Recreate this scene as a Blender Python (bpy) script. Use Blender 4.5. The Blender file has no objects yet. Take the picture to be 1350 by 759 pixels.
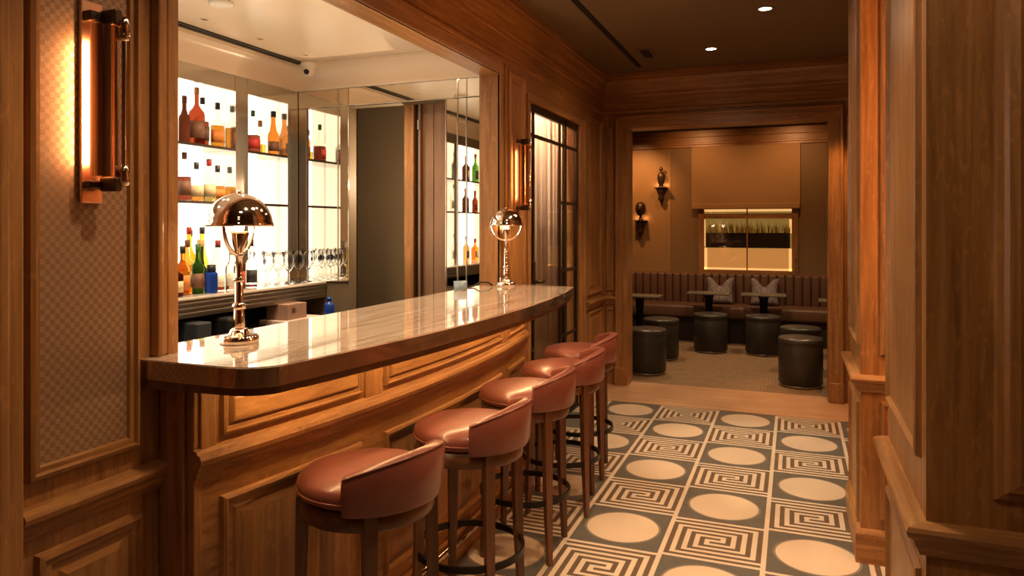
import bpy, bmesh, math, random
from mathutils import Vector, Matrix
random.seed(7)
PI = math.pi
S = bpy.context.scene
COL = S.collection

# ------------------------------------------------------------------ camera, world, exposure
cd = bpy.data.cameras.new('camera'); cam = bpy.data.objects.new('camera', cd); COL.objects.link(cam)
cam.location = (0, 0, 1.46); cam.rotation_euler = (PI/2, 0, math.radians(21.48))
cd.sensor_width = 36; cd.lens = 36*945/1350; cd.shift_y = -82.5/1350; cd.clip_start = .05
S.camera = cam
S.view_settings.view_transform = 'Standard'; S.view_settings.look = 'None'
S.view_settings.gamma = 1; S.view_settings.use_curve_mapping = False
S.view_settings.exposure = 0.0
S.cycles.use_denoising = True
S.cycles.max_bounces = 14; S.cycles.diffuse_bounces = 5; S.cycles.glossy_bounces = 6
S.cycles.transmission_bounces = 12; S.cycles.transparent_max_bounces = 12
S.cycles.sample_clamp_indirect = 4; S.cycles.caustics_reflective = False; S.cycles.caustics_refractive = False
w = bpy.data.worlds.new('world'); S.world = w; w.use_nodes = True
w.node_tree.nodes['Background'].inputs[0].default_value = (1, .62, .34, 1)
w.node_tree.nodes['Background'].inputs[1].default_value = .02

WARM = (1, .66, .37); SOFT = (1, .70, .43); ORANGE = (1, .46, .17)
def spot(loc, power, target=None, angle=70, blend=.6, col=WARM, r=.03):
    l = bpy.data.lights.new('downlight_or_fill', 'SPOT'); o = bpy.data.objects.new('downlight_or_fill', l); COL.objects.link(o)
    l.energy = power; l.color = col; l.spot_size = math.radians(angle); l.spot_blend = blend; l.shadow_soft_size = r
    o.location = loc
    t = Vector(target) if target else Vector(loc) + Vector((0, 0, -1))
    o.rotation_euler = (t - Vector(loc)).to_track_quat('-Z', 'Y').to_euler()
    return o
def point(loc, power, col=WARM, r=.03):
    l = bpy.data.lights.new('bulb_or_fill_light', 'POINT'); o = bpy.data.objects.new('bulb_or_fill_light', l); COL.objects.link(o)
    l.energy = power; l.color = col; l.shadow_soft_size = r; o.location = loc
    return o
CEIL = 2.83
# corridor downlights (the row over the floor and the row over the stools)
for (x, y, p, a) in ((-.17, 4.80, 180, 38), (-.60, 5.74, 60, 70), (-.10, 3.25, 165, 40), (-.05, 2.0, 60, 60)):
    spot((x, y, CEIL-.03), p, angle=a, blend=.6, col=(1, .73, .48))
for (x, y, p, tx) in ((-.70, 1.55, 75, -1.25), (-.70, 2.65, 75, -1.2), (-.70, 3.75, 75, -1.2), (-.75, 4.75, 60, -1.2)):
    spot((x, y, CEIL-.03), p, target=(tx, y, .4), angle=85, blend=.8)
for (x, y, p) in ((-.6, .9, 16), (-.6, 2.2, 36), (-.6, 3.4, 42), (-.6, 5.1, 85), (.1, -.2, 14)):
    spot((x, y, CEIL-.03), p, angle=165, blend=1, r=.12, col=SOFT)  # wide soft spots added as corridor fill, without fixtures
spot((-.1, .6, CEIL-.03), 34, target=(.6, 1.75, 1.1), angle=60, col=WARM)  # unseen spot added to lighten the near pillar front
spot((.33, 6.05, CEIL-.03), 130, target=(.38, 6.45, 0), angle=46, col=ORANGE)
# wall lights in the alcoves between the right pillars
point((.85, 2.80, 1.95), 34, col=ORANGE, r=.06); point((.85, 2.80, 1.45), 9, col=ORANGE, r=.06)
# bar interior
for y in (1.3, 2.0, 2.85, 3.27, 3.67):
    spot((-2.60, y, 2.49), 34, angle=120, col=(1, .74, .48))
for y in (1.8, 2.6, 3.4): spot((-2.2, y, 2.50), 24, angle=165, blend=1, col=(1, .76, .50), r=.012)  # wide spots without fixtures, added to fill the bar interior
# unseen uplights added behind the bar to brighten its ceiling
for y in (1.9, 2.9): spot((-2.0, y, .97), 34, target=(-2.25, y+.3, 2.5), angle=120, blend=1, col=(1, .76, .50), r=.05)
# lounge
for x in (-1.6, -.6, .4): spot((x, 8.0, 2.68), 92, angle=125, blend=1, r=.1)
for x in (-1.2, 0.0): spot((x, 8.9, 2.68), 30, target=(x, 9.8, 1.9), angle=110, blend=1, col=ORANGE)
spot((-2.0, 9.0, 2.68), 75, target=(-2.0, 9.8, 1.8), angle=80, blend=.9, col=ORANGE)
# hidden lamps added to brighten the door curtain and the passage beside the bar
for y in (4.6, 5.2, 5.8): spot((-1.785, y, 2.95), 160, target=(-1.80, y, 0), angle=120, col=(1, .74, .50), r=.03)
point((-2.45, 4.35, 1.75), 26, col=SOFT, r=.012); spot((-2.5, 4.25, 2.42), 40, target=(-2.1, 4.1, 1.2), angle=120, col=SOFT, blend=1)

# ------------------------------------------------------------------ materials
def new_mat(name):
    m = bpy.data.materials.new(name); m.use_nodes = True
    return m, m.node_tree.nodes, m.node_tree.links, m.node_tree.nodes['Principled BSDF']
def plain(name, col, rough=.5, metal=0, noise=0, nscale=30, bump=0, coat=0, trans=0, ior=1.45, emit=None, estr=0, sheen=0):
    m, N, L, b = new_mat(name)
    b.inputs['Base Color'].default_value = (*col, 1); b.inputs['Roughness'].default_value = rough
    b.inputs['Metallic'].default_value = metal; b.inputs['IOR'].default_value = ior
    b.inputs['Coat Weight'].default_value = coat; b.inputs['Transmission Weight'].default_value = trans
    b.inputs['Sheen Weight'].default_value = sheen
    if emit: b.inputs['Emission Color'].default_value = (*emit, 1); b.inputs['Emission Strength'].default_value = estr
    if noise or bump:
        tc = N.new('ShaderNodeTexCoord'); n = N.new('ShaderNodeTexNoise'); n.inputs['Scale'].default_value = nscale
        n.inputs['Detail'].default_value = 6
        L.new(tc.outputs['Object'], n.inputs['Vector'])
        if noise:
            r = N.new('ShaderNodeMix'); r.data_type = 'RGBA'
            r.inputs[6].default_value = (*[c*(1-noise) for c in col], 1); r.inputs[7].default_value = (*[min(1, c*(1+noise)) for c in col], 1)
            L.new(n.outputs['Fac'], r.inputs[0]); L.new(r.outputs[2], b.inputs['Base Color'])
        if bump:
            bp = N.new('ShaderNodeBump'); bp.inputs['Strength'].default_value = bump; bp.inputs['Distance'].default_value = .003
            L.new(n.outputs['Fac'], bp.inputs['Height']); L.new(bp.outputs[0], b.inputs['Normal'])
    return m
def wood(name, axis, c0, c1, c2, rough=.38, fleck=.35):
    m, N, L, b = new_mat(name)
    tc = N.new('ShaderNodeTexCoord'); mp = N.new('ShaderNodeMapping')
    sc = [26, 26, 26]; sc['xyz'.index(axis)] = 1.3
    mp.inputs['Scale'].default_value = sc; L.new(tc.outputs['Object'], mp.inputs[0])
    n = N.new('ShaderNodeTexNoise'); n.inputs['Scale'].default_value = 1.6; n.inputs['Detail'].default_value = 7; n.inputs['Roughness'].default_value = .62; n.inputs['Distortion'].default_value = .5
    L.new(mp.outputs[0], n.inputs['Vector'])
    big = N.new('ShaderNodeTexNoise'); big.inputs['Scale'].default_value = 1.7; big.inputs['Detail'].default_value = 2
    L.new(tc.outputs['Object'], big.inputs['Vector'])
    ramp = N.new('ShaderNodeValToRGB'); e = ramp.color_ramp.elements
    e[0].position = .30; e[0].color = (*c0, 1); e[1].position = .70; e[1].color = (*c2, 1)
    k = ramp.color_ramp.elements.new(.5); k.color = (*c1, 1)
    L.new(n.outputs['Fac'], ramp.inputs[0])
    # quarter-sawn ray flecks
    mp2 = N.new('ShaderNodeMapping'); s2 = [34, 34, 34]; s2['xyz'.index(axis)] = 11; mp2.inputs['Scale'].default_value = s2
    mp2.inputs['Rotation'].default_value = (.35, .2, .3)
    L.new(tc.outputs['Object'], mp2.inputs[0])
    f = N.new('ShaderNodeTexNoise'); f.inputs['Scale'].default_value = 1.5; f.inputs['Detail'].default_value = 3; f.inputs['Distortion'].default_value = 1.2
    L.new(mp2.outputs[0], f.inputs['Vector'])
    fr = N.new('ShaderNodeMapRange'); fr.inputs[1].default_value = .56; fr.inputs[2].default_value = .68; fr.inputs[3].default_value = 0; fr.inputs[4].default_value = fleck
    L.new(f.outputs['Fac'], fr.inputs[0])
    mx = N.new('ShaderNodeMix'); mx.data_type = 'RGBA'; mx.inputs[7].default_value = (*[min(1, c*1.3) for c in c2], 1)
    L.new(fr.outputs[0], mx.inputs[0]); L.new(ramp.outputs[0], mx.inputs[6])
    mul = N.new('ShaderNodeMix'); mul.data_type = 'RGBA'; mul.blend_type = 'MULTIPLY'; mul.inputs[0].default_value = .55
    gr = N.new('ShaderNodeMapRange'); gr.inputs[1].default_value = .3; gr.inputs[2].default_value = .7; gr.inputs[3].default_value = .6; gr.inputs[4].default_value = 1.15
    L.new(big.outputs['Fac'], gr.inputs[0]); L.new(mx.outputs[2], mul.inputs[6]); L.new(gr.outputs[0], mul.inputs[7])
    L.new(mul.outputs[2], b.inputs['Base Color'])
    b.inputs['Roughness'].default_value = rough
    bp = N.new('ShaderNodeBump'); bp.inputs['Strength'].default_value = .12; bp.inputs['Distance'].default_value = .002
    L.new(n.outputs['Fac'], bp.inputs['Height']); L.new(bp.outputs[0], b.inputs['Normal'])
    return m
OAK = ((.20, .085, .025), (.32, .147, .046), (.44, .215, .073))
WV = wood('oak_vertical', 'z', *OAK); WY = wood('oak_along', 'y', *OAK); WX = wood('oak_across', 'x', *OAK)
WALN = ((.085, .034, .014), (.135, .056, .024), (.19, .083, .037))
WALV = wood('walnut_vertical', 'z', *WALN, rough=.33, fleck=.1); WALY = wood('walnut_band', 'y', *WALN, rough=.33, fleck=.1)
THRESH = wood('pale_oak_threshold', 'x', (.33, .17, .08), (.45, .25, .125), (.55, .32, .17), rough=.4, fleck=.1)
def stone_mat():
    m, N, L, b = new_mat('polished_stone')
    tc = N.new('ShaderNodeTexCoord'); mp = N.new('ShaderNodeMapping'); mp.inputs['Scale'].default_value = (22, 1.0, 9); mp.inputs['Rotation'].default_value = (0, 0, -.18)
    L.new(tc.outputs['Object'], mp.inputs[0])
    n = N.new('ShaderNodeTexNoise'); n.inputs['Scale'].default_value = 2.2; n.inputs['Detail'].default_value = 8; n.inputs['Distortion'].default_value = .8
    L.new(mp.outputs[0], n.inputs['Vector'])
    r = N.new('ShaderNodeValToRGB'); e = r.color_ramp.elements
    e[0].position = .3; e[0].color = (.36, .255, .19, 1); e[1].position = .72; e[1].color = (.74, .60, .48, 1)
    k = r.color_ramp.elements.new(.48); k.color = (.55, .42, .31, 1)
    L.new(n.outputs['Fac'], r.inputs[0]); L.new(r.outputs[0], b.inputs['Base Color'])
    b.inputs['Roughness'].default_value = .045; b.inputs['IOR'].default_value = 1.7; b.inputs['Coat Weight'].default_value = .6; b.inputs['Coat Roughness'].default_value = .03
    return m
STONE = stone_mat()
STONEE = plain('polished_stone_edge', (.44, .29, .19), .07, metal=.85, noise=.4, nscale=9, coat=.5)
def check_fabric():
    m, N, L, b = new_mat('checked_fabric')
    tc = N.new('ShaderNodeTexCoord'); mp = N.new('ShaderNodeMapping'); mp.inputs['Scale'].default_value = (0.001, 80, 76)
    L.new(tc.outputs['Object'], mp.inputs[0])
    c = N.new('ShaderNodeTexChecker'); c.inputs['Scale'].default_value = 1
    c.inputs[1].default_value = (.36, .225, .13, 1); c.inputs[2].default_value = (.25, .15, .085, 1)
    L.new(mp.outputs[0], c.inputs[0]); L.new(c.outputs[0], b.inputs['Base Color'])
    rr = N.new('ShaderNodeMapRange'); rr.inputs[3].default_value = .52; rr.inputs[4].default_value = .33
    L.new(c.outputs['Fac'], rr.inputs[0]); L.new(rr.outputs[0], b.inputs['Roughness'])
    b.inputs['Metallic'].default_value = .35
    n = N.new('ShaderNodeTexNoise'); n.inputs['Scale'].default_value = 500
    L.new(tc.outputs['Object'], n.inputs['Vector'])
    bp = N.new('ShaderNodeBump'); bp.inputs['Strength'].default_value = .35; bp.inputs['Distance'].default_value = .002
    L.new(n.outputs['Fac'], bp.inputs['Height']); L.new(bp.outputs[0], b.inputs['Normal'])
    return m
FABRIC = check_fabric()
LEATHER = plain('red_leather', (.215, .068, .046), .30, noise=.18, nscale=9, bump=.12, coat=.15)
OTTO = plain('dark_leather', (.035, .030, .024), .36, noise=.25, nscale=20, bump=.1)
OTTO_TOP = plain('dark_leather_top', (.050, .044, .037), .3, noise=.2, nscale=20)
BROWNLEA = plain('brown_leather', (.12, .058, .034), .42, noise=.25, nscale=12, bump=.1)
CREAM = plain('cream_floor_tile', (.57, .455, .335), .28, noise=.16, nscale=5)
CREAMC = plain('cream_round_tile', (.57, .44, .31), .28, noise=.24, nscale=2.3)
DARKT = plain('brown_floor_tile', (.120, .084, .053), .3, noise=.25, nscale=25)
GREYT = plain('grey_floor_tile', (.108, .098, .080), .3, noise=.25, nscale=18)
MIDT = plain('taupe_floor_tile', (.20, .165, .125), .3, noise=.2, nscale=18)
CEILM = plain('brown_ceiling_paint', (.17, .115, .062), .55, noise=.05, nscale=3)
BARCEIL = plain('bar_ceiling_paint', (.74, .61, .46), .27, noise=.05, nscale=3)
BLACK = plain('matt_black', (.006, .005, .005), .6)
BLACKMET = plain('blackened_metal', (.018, .014, .011), .38, metal=.6)
BRONZE = plain('dark_bronze', (.075, .052, .034), .35, metal=.8)
NICKEL = plain('polished_nickel', (.80, .68, .60), .07, metal=1)
COPPER = plain('polished_copper_bronze', (.78, .47, .30), .13, metal=1)
STEEL = plain('brushed_steel', (.42, .38, .32), .32, metal=1)
MIRROR = plain('antique_mirror', (.80, .76, .68), .015, metal=1)
MIRRORC = plain('bevelled_mirror_strip', (.58, .53, .44), .13, metal=.85)
GLASS = plain('clear_glass', (1, 1, 1), .0, trans=1, ior=1.10)
SHELFG = plain('shelf_glass', (.55, .62, .56), .03, trans=.7, ior=1.3)
def pane_mat():
    m, N, L, b = new_mat('window_glass')
    t = N.new('ShaderNodeBsdfTransparent'); t.inputs[0].default_value = (.90, .88, .84, 1)
    g = N.new('ShaderNodeBsdfGlossy'); g.inputs['Roughness'].default_value = .02
    mx = N.new('ShaderNodeMixShader'); mx.inputs[0].default_value = .08
    L.new(t.outputs[0], mx.inputs[1]); L.new(g.outputs[0], mx.inputs[2]); L.new(mx.outputs[0], N['Material Output'].inputs[0])
    return m
PANE = pane_mat()
BACKLIT = plain('backlit_panel', (.9, .88, .84), .5, emit=(1, .88, .72), estr=3.2)
OLIVE = plain('olive_wall_paint', (.15, .112, .066), .6, noise=.08, nscale=4)
OLIVED = plain('dark_wall_paint', (.07, .048, .030), .6)
CREAMPAPER = plain('gold_wallcovering', (.30, .175, .07), .55, noise=.12, nscale=60)
BLIND = plain('tan_linen', (.40, .24, .11), .8, noise=.12, nscale=90)
CURTAIN = plain('pink_beige_curtain', (.62, .47, .38), .75, noise=.05, nscale=20)
WHITEP = plain('white_plastic', (.75, .70, .62), .35)
LAMPON = plain('lit_lamp', (1, 1, 1), .4, emit=(1, .82, .60), estr=14)
BULB = plain('lit_bulb', (1, .9, .8), .4, emit=(1, .62, .32), estr=150)
TUBE = plain('lit_tube', (1, .8, .6), .4, emit=(1, .48, .17), estr=1.0)

# ------------------------------------------------------------------ mesh builder
class MB:
    def __init__(s): s.bm = bmesh.new()
    def _tag(s, faces, mi, smooth=False):
        for f in faces: f.material_index = mi; f.smooth = smooth
    def box(s, x0, x1, y0, y1, z0, z1, mi=0, bev=0, seg=2):
        bm = s.bm; x0, x1 = sorted((x0, x1)); y0, y1 = sorted((y0, y1)); z0, z1 = sorted((z0, z1))
        vs = [bm.verts.new(p) for p in ((x0,y0,z0),(x1,y0,z0),(x1,y1,z0),(x0,y1,z0),(x0,y0,z1),(x1,y0,z1),(x1,y1,z1),(x0,y1,z1))]
        fs = [bm.faces.new([vs[i] for i in q]) for q in ((3,2,1,0),(4,5,6,7),(0,1,5,4),(1,2,6,5),(2,3,7,6),(3,0,4,7))]
        s._tag(fs, mi)
        if bev:
            r = bmesh.ops.bevel(bm, geom=list({e for f in fs for e in f.edges}), offset=bev, segments=seg, affect='EDGES', profile=.5)
            fs = list({f for f in r['faces']} | {f for f in fs if f.is_valid})
        s._tag(fs, mi)
        return vs
    def quad(s, pts, mi=0, smooth=False):
        f = s.bm.faces.new([s.bm.verts.new(p) for p in pts]); f.material_index = mi; f.smooth = smooth; return f
    def lathe(s, prof, c=(0,0,0), seg=32, mi=0, smooth=True, a0=0, a1=2*PI, sx=1, sy=1, power=None):
        bm = s.bm; full = abs(a1-a0-2*PI) < 1e-6; n = seg if full else seg+1; rings = []
        for r, z in prof:
            ring = []
            if r < 1e-6 and full: ring = [bm.verts.new((c[0], c[1], c[2]+z))]
            else:
                for i in range(n):
                    a = a0 + (a1-a0)*i/seg; ca, sa = math.cos(a), math.sin(a)
                    k = 1
                    if power: k = 1/((abs(ca)**power + abs(sa)**power)**(1/power))
                    ring.append(bm.verts.new((c[0]+r*k*ca*sx, c[1]+r*k*sa*sy, c[2]+z)))
            rings.append(ring)
        fs = []
        for A, B in zip(rings, rings[1:]):
            m = max(len(A), len(B)); cnt = m if full else m-1
            for i in range(cnt):
                j = (i+1) % m
                q = [A[i % len(A)], A[j % len(A)], B[j % len(B)], B[i % len(B)]]
                q2 = []
                for v in q:
                    if v not in q2: q2.append(v)
                if len(q2) > 2: fs.append(bm.faces.new(q2))
        s._tag(fs, mi, smooth); return fs
    def tube(s, pts, r, seg=12, mi=0, closed=False, caps=True, smooth=True):
        bm = s.bm; P = [Vector(p) for p in pts]; n = len(P); rings = []
        R = r if isinstance(r, (list, tuple)) else [r]*n
        up = Vector((0, 0, 1)); prev = None
        for i in range(n):
            a = P[(i-1) % n] if (closed or i > 0) else P[i]; b = P[(i+1) % n] if (closed or i < n-1) else P[i]
            t = (b-a).normalized()
            if prev is None:
                ref = up if abs(t.dot(up)) < .95 else Vector((1, 0, 0)); u = t.cross(ref).normalized()
            else: u = (prev - t*prev.dot(t)).normalized()
            prev = u; v = t.cross(u)
            rings.append([bm.verts.new(P[i] + (u*math.cos(2*PI*k/seg) + v*math.sin(2*PI*k/seg))*R[i]) for k in range(seg)])
        fs = []
        for i in range(n if closed else n-1):
            A, B = rings[i], rings[(i+1) % n]
            for k in range(seg): fs.append(bm.faces.new((A[k], A[(k+1) % seg], B[(k+1) % seg], B[k])))
        if caps and not closed: fs += [bm.faces.new(rings[0][::-1]), bm.faces.new(rings[-1])]
        s._tag(fs, mi, smooth)
    def extr(s, outline, z0, z1, mi=0, smooth=False, edge_mi=None):
        bm = s.bm; A = [bm.verts.new((x, y, z0)) for x, y in outline]; B = [bm.verts.new((x, y, z1)) for x, y in outline]
        n = len(A); fs = [bm.faces.new(A[::-1]), bm.faces.new(B)]; s._tag(fs, mi)
        es = [bm.faces.new((A[i], A[(i+1) % n], B[(i+1) % n], B[i])) for i in range(n)]; s._tag(es, mi if edge_mi is None else edge_mi, smooth)
    def sweep(s, prof, path, mi=0, caps=True, mis=None):
        """prof: list of (d, z): d = distance off the wall; path: list of (point xy, outward normal xy) with z base"""
        bm = s.bm; rings = [[bm.verts.new((p[0]+nn[0]*d, p[1]+nn[1]*d, z)) for d, z in prof] for p, nn in path]
        fs = []
        for k, (A, B) in enumerate(zip(rings, rings[1:])):
            for i in range(len(prof)-1):
                fs.append(bm.faces.new((A[i], A[i+1], B[i+1], B[i])))
                if mis: fs[-1].material_index = mis[k]
        if mis: return
        if caps:
            for R in (rings[0], rings[-1]):
                if len(R) > 2: fs.append(bm.faces.new(R))
        s._tag(fs, mi)
    def panel(s, f, u0, u1, v0, v1, prof, nu=1, mh=0, mv=0, mf=0, fill=True):
        """nested rectangular moulding; f(u,v,d) -> point; prof: (inset, height) list"""
        bm = s.bm; loops = []
        for ins, d in prof:
            a0, a1, b0, b1 = u0+ins, u1-ins, v0+ins, v1-ins
            us = [a0+(a1-a0)*i/nu for i in range(nu+1)]
            L = [bm.verts.new(f(u, b0, d)) for u in us] + [bm.verts.new(f(u, b1, d)) for u in us[::-1]]
            loops.append(L)
        n = len(loops[0])
        for A, B in zip(loops, loops[1:]):
            for i in range(n):
                j = (i+1) % n
                fc = bm.faces.new((A[i], A[j], B[j], B[i]))
                fc.material_index = mv if i in (nu, n-1) else mh
        if fill:
            L = loops[-1]
            for i in range(nu):
                fc = bm.faces.new((L[i], L[i+1], L[n-2-i], L[n-1-i])); fc.material_index = mf
    def join(s, other): pass
    def build(s, name, mats, parent=None, smooth_angle=None):
        bmesh.ops.recalc_face_normals(s.bm, faces=s.bm.faces[:])
        me = bpy.data.meshes.new(name); s.bm.to_mesh(me); s.bm.free()
        for m in (mats if isinstance(mats, (list, tuple)) else [mats]): me.materials.append(m)
        if smooth_angle is not None:
            me.polygons.foreach_set('use_smooth', [True]*len(me.polygons)); me.set_sharp_from_angle(angle=math.radians(smooth_angle))
        o = bpy.data.objects.new(name, me); COL.objects.link(o)
        if parent is not None:
            o.parent = parent
            if parent.get('_w'): o.location = -Vector(parent.location)
        return o
WORLDROOTS = []
def tag(o, label, cat, group=None):
    o['label'] = label; o['category'] = cat
    if group: o['group'] = group
    return o
def thing(name, label, cat, loc=(0,0,0), rz=0, group=None, world=False):
    o = bpy.data.objects.new(name, None); COL.objects.link(o); o.location = loc; o.rotation_euler = (0, 0, rz)
    o.empty_display_size = .05
    if world: o['_w'] = 1; WORLDROOTS.append(o)
    return tag(o, label, cat, group)
def struct(mb, name, mats, parent=None, **k):
    o = mb.build(name, mats, parent, **k)
    if parent is None: o['kind'] = 'structure'
    return o
def copy_thing(root, loc, rz, label, group=None):
    r = root.copy(); COL.objects.link(r); r.location = loc; r.rotation_euler = (0, 0, rz); r['label'] = label
    if group: r['group'] = group
    for ch in list(root.children):
        c = ch.copy(); COL.objects.link(c); c.parent = r
        for g in list(ch.children):
            d = g.copy(); COL.objects.link(d); d.parent = c
    return r

# ------------------------------------------------------------------ floor
PX, PY = .433, .441; CX0, CY0 = -1.206, 5.635
YE = CY0 + PY/2
m = MB(); bm = m.bm
def rect(x0, x1, y0, y1, mi):
    x0 = max(x0, -1.62); x1 = min(x1, 1.2)
    if x1 - x0 > 1e-4: m.quad(((x0,y0,0),(x1,y0,0),(x1,y1,0),(x0,y1,0)), mi)
LW = .0215
for c in range(-1, 6):
    xc = CX0 + c*PX; xa, xb = xc-PX/2, xc+PX/2
    for r in range(0, 16):
        yc = CY0 - r*PY; ya, yb = yc-PY/2, yc+PY/2
        rect(xa, xa+LW/2, ya, yb, 0); rect(xb-LW/2, xb, ya, yb, 0)
        x0, x1 = xa+LW/2, xb-LW/2
        if (c + r) % 2 == 0:
            R0, R1, n = .171, .182, 48
            cor = [(x0,ya),(x1,ya),(x1,yb),(x0,yb)]
            if x0 < -1.62: rect(x0, x1, ya, yb, 1); continue
            def ringv(R): return [bm.verts.new((xc+R*math.cos(2*PI*i/n), yc+R*math.sin(2*PI*i/n), 0)) for i in range(n)]
            A, B = ringv(R0), ringv(R1); f = bm.faces.new(A); f.material_index = 3
            for i in range(n):
                j = (i+1) % n; f = bm.faces.new((A[i], A[j], B[j], B[i])); f.material_index = 4
            def sq(i):
                a = 2*PI*i/n; ca, sa = math.cos(a), math.sin(a); k = min((x1-xc)/max(abs(ca),1e-9), (yb-yc)/max(abs(sa),1e-9))
                return (xc+k*ca, yc+k*sa, 0)
            Q = [bm.verts.new(sq(i)) for i in range(n)]
            for i in range(n):
                j = (i+1) % n; f = bm.faces.new((B[i], B[j], Q[j], Q[i])); f.material_index = 1
            # the four corners beyond the outermost ring points
            for cp in cor:
                near = sorted(range(n), key=lambda i: (sq(i)[0]-cp[0])**2+(sq(i)[1]-cp[1])**2)[:2]
                if min((sq(i)[0]-cp[0])**2+(sq(i)[1]-cp[1])**2 for i in near) < 1e-10: continue
                f = bm.faces.new([Q[near[0]], bm.verts.new((*cp, 0)), Q[near[1]]]); f.material_index = 1
        else:
            W = (x1-x0)/18; Hh = (yb-ya)/21
            for j in range(-10, 11):
                run = None
                for i in range(-9, 10):
                    if i < 9:
                        k = max(abs(j-1), i) if i >= 0 else max(abs(j+1), -i-1)
                        col = 0 if k % 2 else 2
                    else: col = None
                    if run and run[1] != col:
                        rect(x0+(run[0]+9)*W, x0+(i+9)*W, ya+(j+10)*Hh, ya+(j+11)*Hh, run[1]); run = None
                    if col is not None and not run: run = (i, col)
bmesh.ops.remove_doubles(bm, verts=bm.verts[:], dist=1e-5)
fl = struct(m, 'floor', [CREAM, GREYT, DARKT, CREAMC, MIDT])
m = MB(); m.box(-1.62, .7, YE, 6.64, -.05, .004); struct(m, 'trim_threshold', THRESH)
# lounge carpet
def carpet():
    mt, N, L, b = new_mat('woven_carpet')
    tc = N.new('ShaderNodeTexCoord'); br = N.new('ShaderNodeTexBrick'); br.inputs['Scale'].default_value = 9; br.inputs['Mortar Size'].default_value = .03
    br.inputs[1].default_value = (.28, .165, .08, 1); br.inputs[2].default_value = (.22, .125, .058, 1); br.inputs[3].default_value = (.09, .055, .03, 1)
    L.new(tc.outputs['Object'], br.inputs[0]); L.new(br.outputs[0], b.inputs['Base Color']); b.inputs['Roughness'].default_value = .9
    return mt
m = MB(); m.box(-2.9, 1.6, 6.64, 9.9, -.05, 0); struct(m, 'floor_lounge', carpet())
m = MB(); m.box(-3.5, -1.62, .4, 5.2, -.05, 0); struct(m, 'floor_bar', plain('bar_floor', (.05, .04, .03), .5))

# ------------------------------------------------------------------ ceilings
m = MB(); m.box(-1.75, 1.3, -1.2, 6.6, CEIL, CEIL+.08); struct(m, 'ceiling', CEILM)
m = MB(); m.box(-3.5, -1.7, .4, 4.0, 2.52, 2.6); struct(m, 'ceiling_bar', BARCEIL)
m = MB(); m.box(-2.9, 1.6, 6.6, 10, 2.72, 2.80); struct(m, 'ceiling_lounge', plain('dark_lounge_ceiling', (.02, .013, .008), .7))

# ------------------------------------------------------------------ left wall
WL = -1.64
FL = lambda u, v, d: (WL+d, u, v)          # u along +Y
PROF = [(0, 0), (.004, .016), (.016, .020), (.022, .012), (.034, .012), (.040, .004), (.058, .003), (.075, .011)]
OAKS = [WV, WY, WX, FABRIC]
m = MB()
OP0, OP1, OPT = 1.54, 3.93, 2.36
m.box(WL-.117, WL, -1.0, OP0-.03, 0, CEIL, 0)
m.box(WL-.117, WL, OP0-.03, OP1+.03, OPT+.03, CEIL, 1)
m.box(WL-.117, WL, OP0-.03, OP1+.03, 0, 1.02, 0)
m.box(WL-.117, WL, OP1+.03, 4.44, 0, CEIL, 0)
m.box(WL-.117, WL, 4.44, 5.70, 2.32, CEIL, 1)
m.box(WL-.117, WL, 5.70, 6.48, 0, CEIL, 0)
# fabric panel and its frame
m.panel(FL, 1.115, 1.418, .868, 2.62, [(0,0),(.004,.020),(.014,.024),(.018,.014),(.030,.014),(.034,.006)], mh=1, mv=0, mf=3)
m.panel(FL, 1.14, 1.43, .12, .695, PROF, mh=1, mv=0, mf=0)
# inset panel beside the far jamb
m.panel(FL, 4.085, 4.38, .9, 2.42, PROF, mh=1, mv=0, mf=0)
m.panel(FL, 5.92, 6.36, .86, 2.40, PROF, mh=1, mv=0, mf=0)
m.panel(FL, 5.92, 6.36, .14, .72, PROF, mh=1, mv=0, mf=0)
# older panels behind the camera side
m.panel(FL, .55, .95, .868, 2.62, PROF, mh=1, mv=0, mf=0)
m.panel(FL, -.2, .45, .868, 2.62, PROF, mh=1, mv=0, mf=0)
struct(m, 'wall_left', OAKS)
# jamb lining and casing of the bar opening
m = MB()
m.box(-1.757, -1.62, OP1, OP1+.035, 1.02, OPT, 0)
m.box(-1.757, -1.62, OP0-.035, OP0, 1.02, OPT, 0)
m.box(-1.757, -1.62, OP0-.035, OP1+.035, OPT, OPT+.03, 1)
for y0, y1 in ((OP0-.075, OP0), (OP1, OP1+.075)):
    m.box(WL, -1.622, y0, y1, 1.1015, OPT, 0, .004); 
    yy = y0-.002 if y0 < 2 else y1-.016
    m.box(WL, -1.608, yy, yy+.018, 1.1015, OPT+.072, 0, .005)
m.box(WL, -1.622, OP0-.075, OP1+.075, OPT, OPT+.075, 1, .004)
m.box(WL, -1.608, OP0-.077, OP1+.077, OPT+.072, OPT+.09, 1, .005)
struct(m, 'trim_bar_opening', [WV, WY])
# pilaster at the very left
m = MB(); m.box(WL, -1.575, .98, 1.075, 0, CEIL, 0, .006); m.box(WL, -1.59, .93, .98, 0, CEIL, 0, .006); m.box(WL, -1.605, 1.075, 1.092, 0, CEIL, 0, .004)
m.box(WL, -1.55, 1.0, 1.03, 0, CEIL, 0, .008)
struct(m, 'trim_left_pilaster', [WV])
# chair rail
RAIL = [(0, .735), (.014, .74), (.018, .752), (.022, .758), (.028, .775), (.040, .785), (.044, .797), (.040, .806), (.022, .81), (0, .812)]
m = MB(); m.sweep(RAIL, [((WL, 1.092), (1, 0)), ((WL, 1.49), (1, 0))]); struct(m, 'trim_left_chair_rail', WY)
m = MB(); m.sweep(RAIL, [((WL, 5.86), (1, 0)), ((WL, 6.46), (1, 0))]); struct(m, 'trim_left_far_chair_rail', WY)
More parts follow.
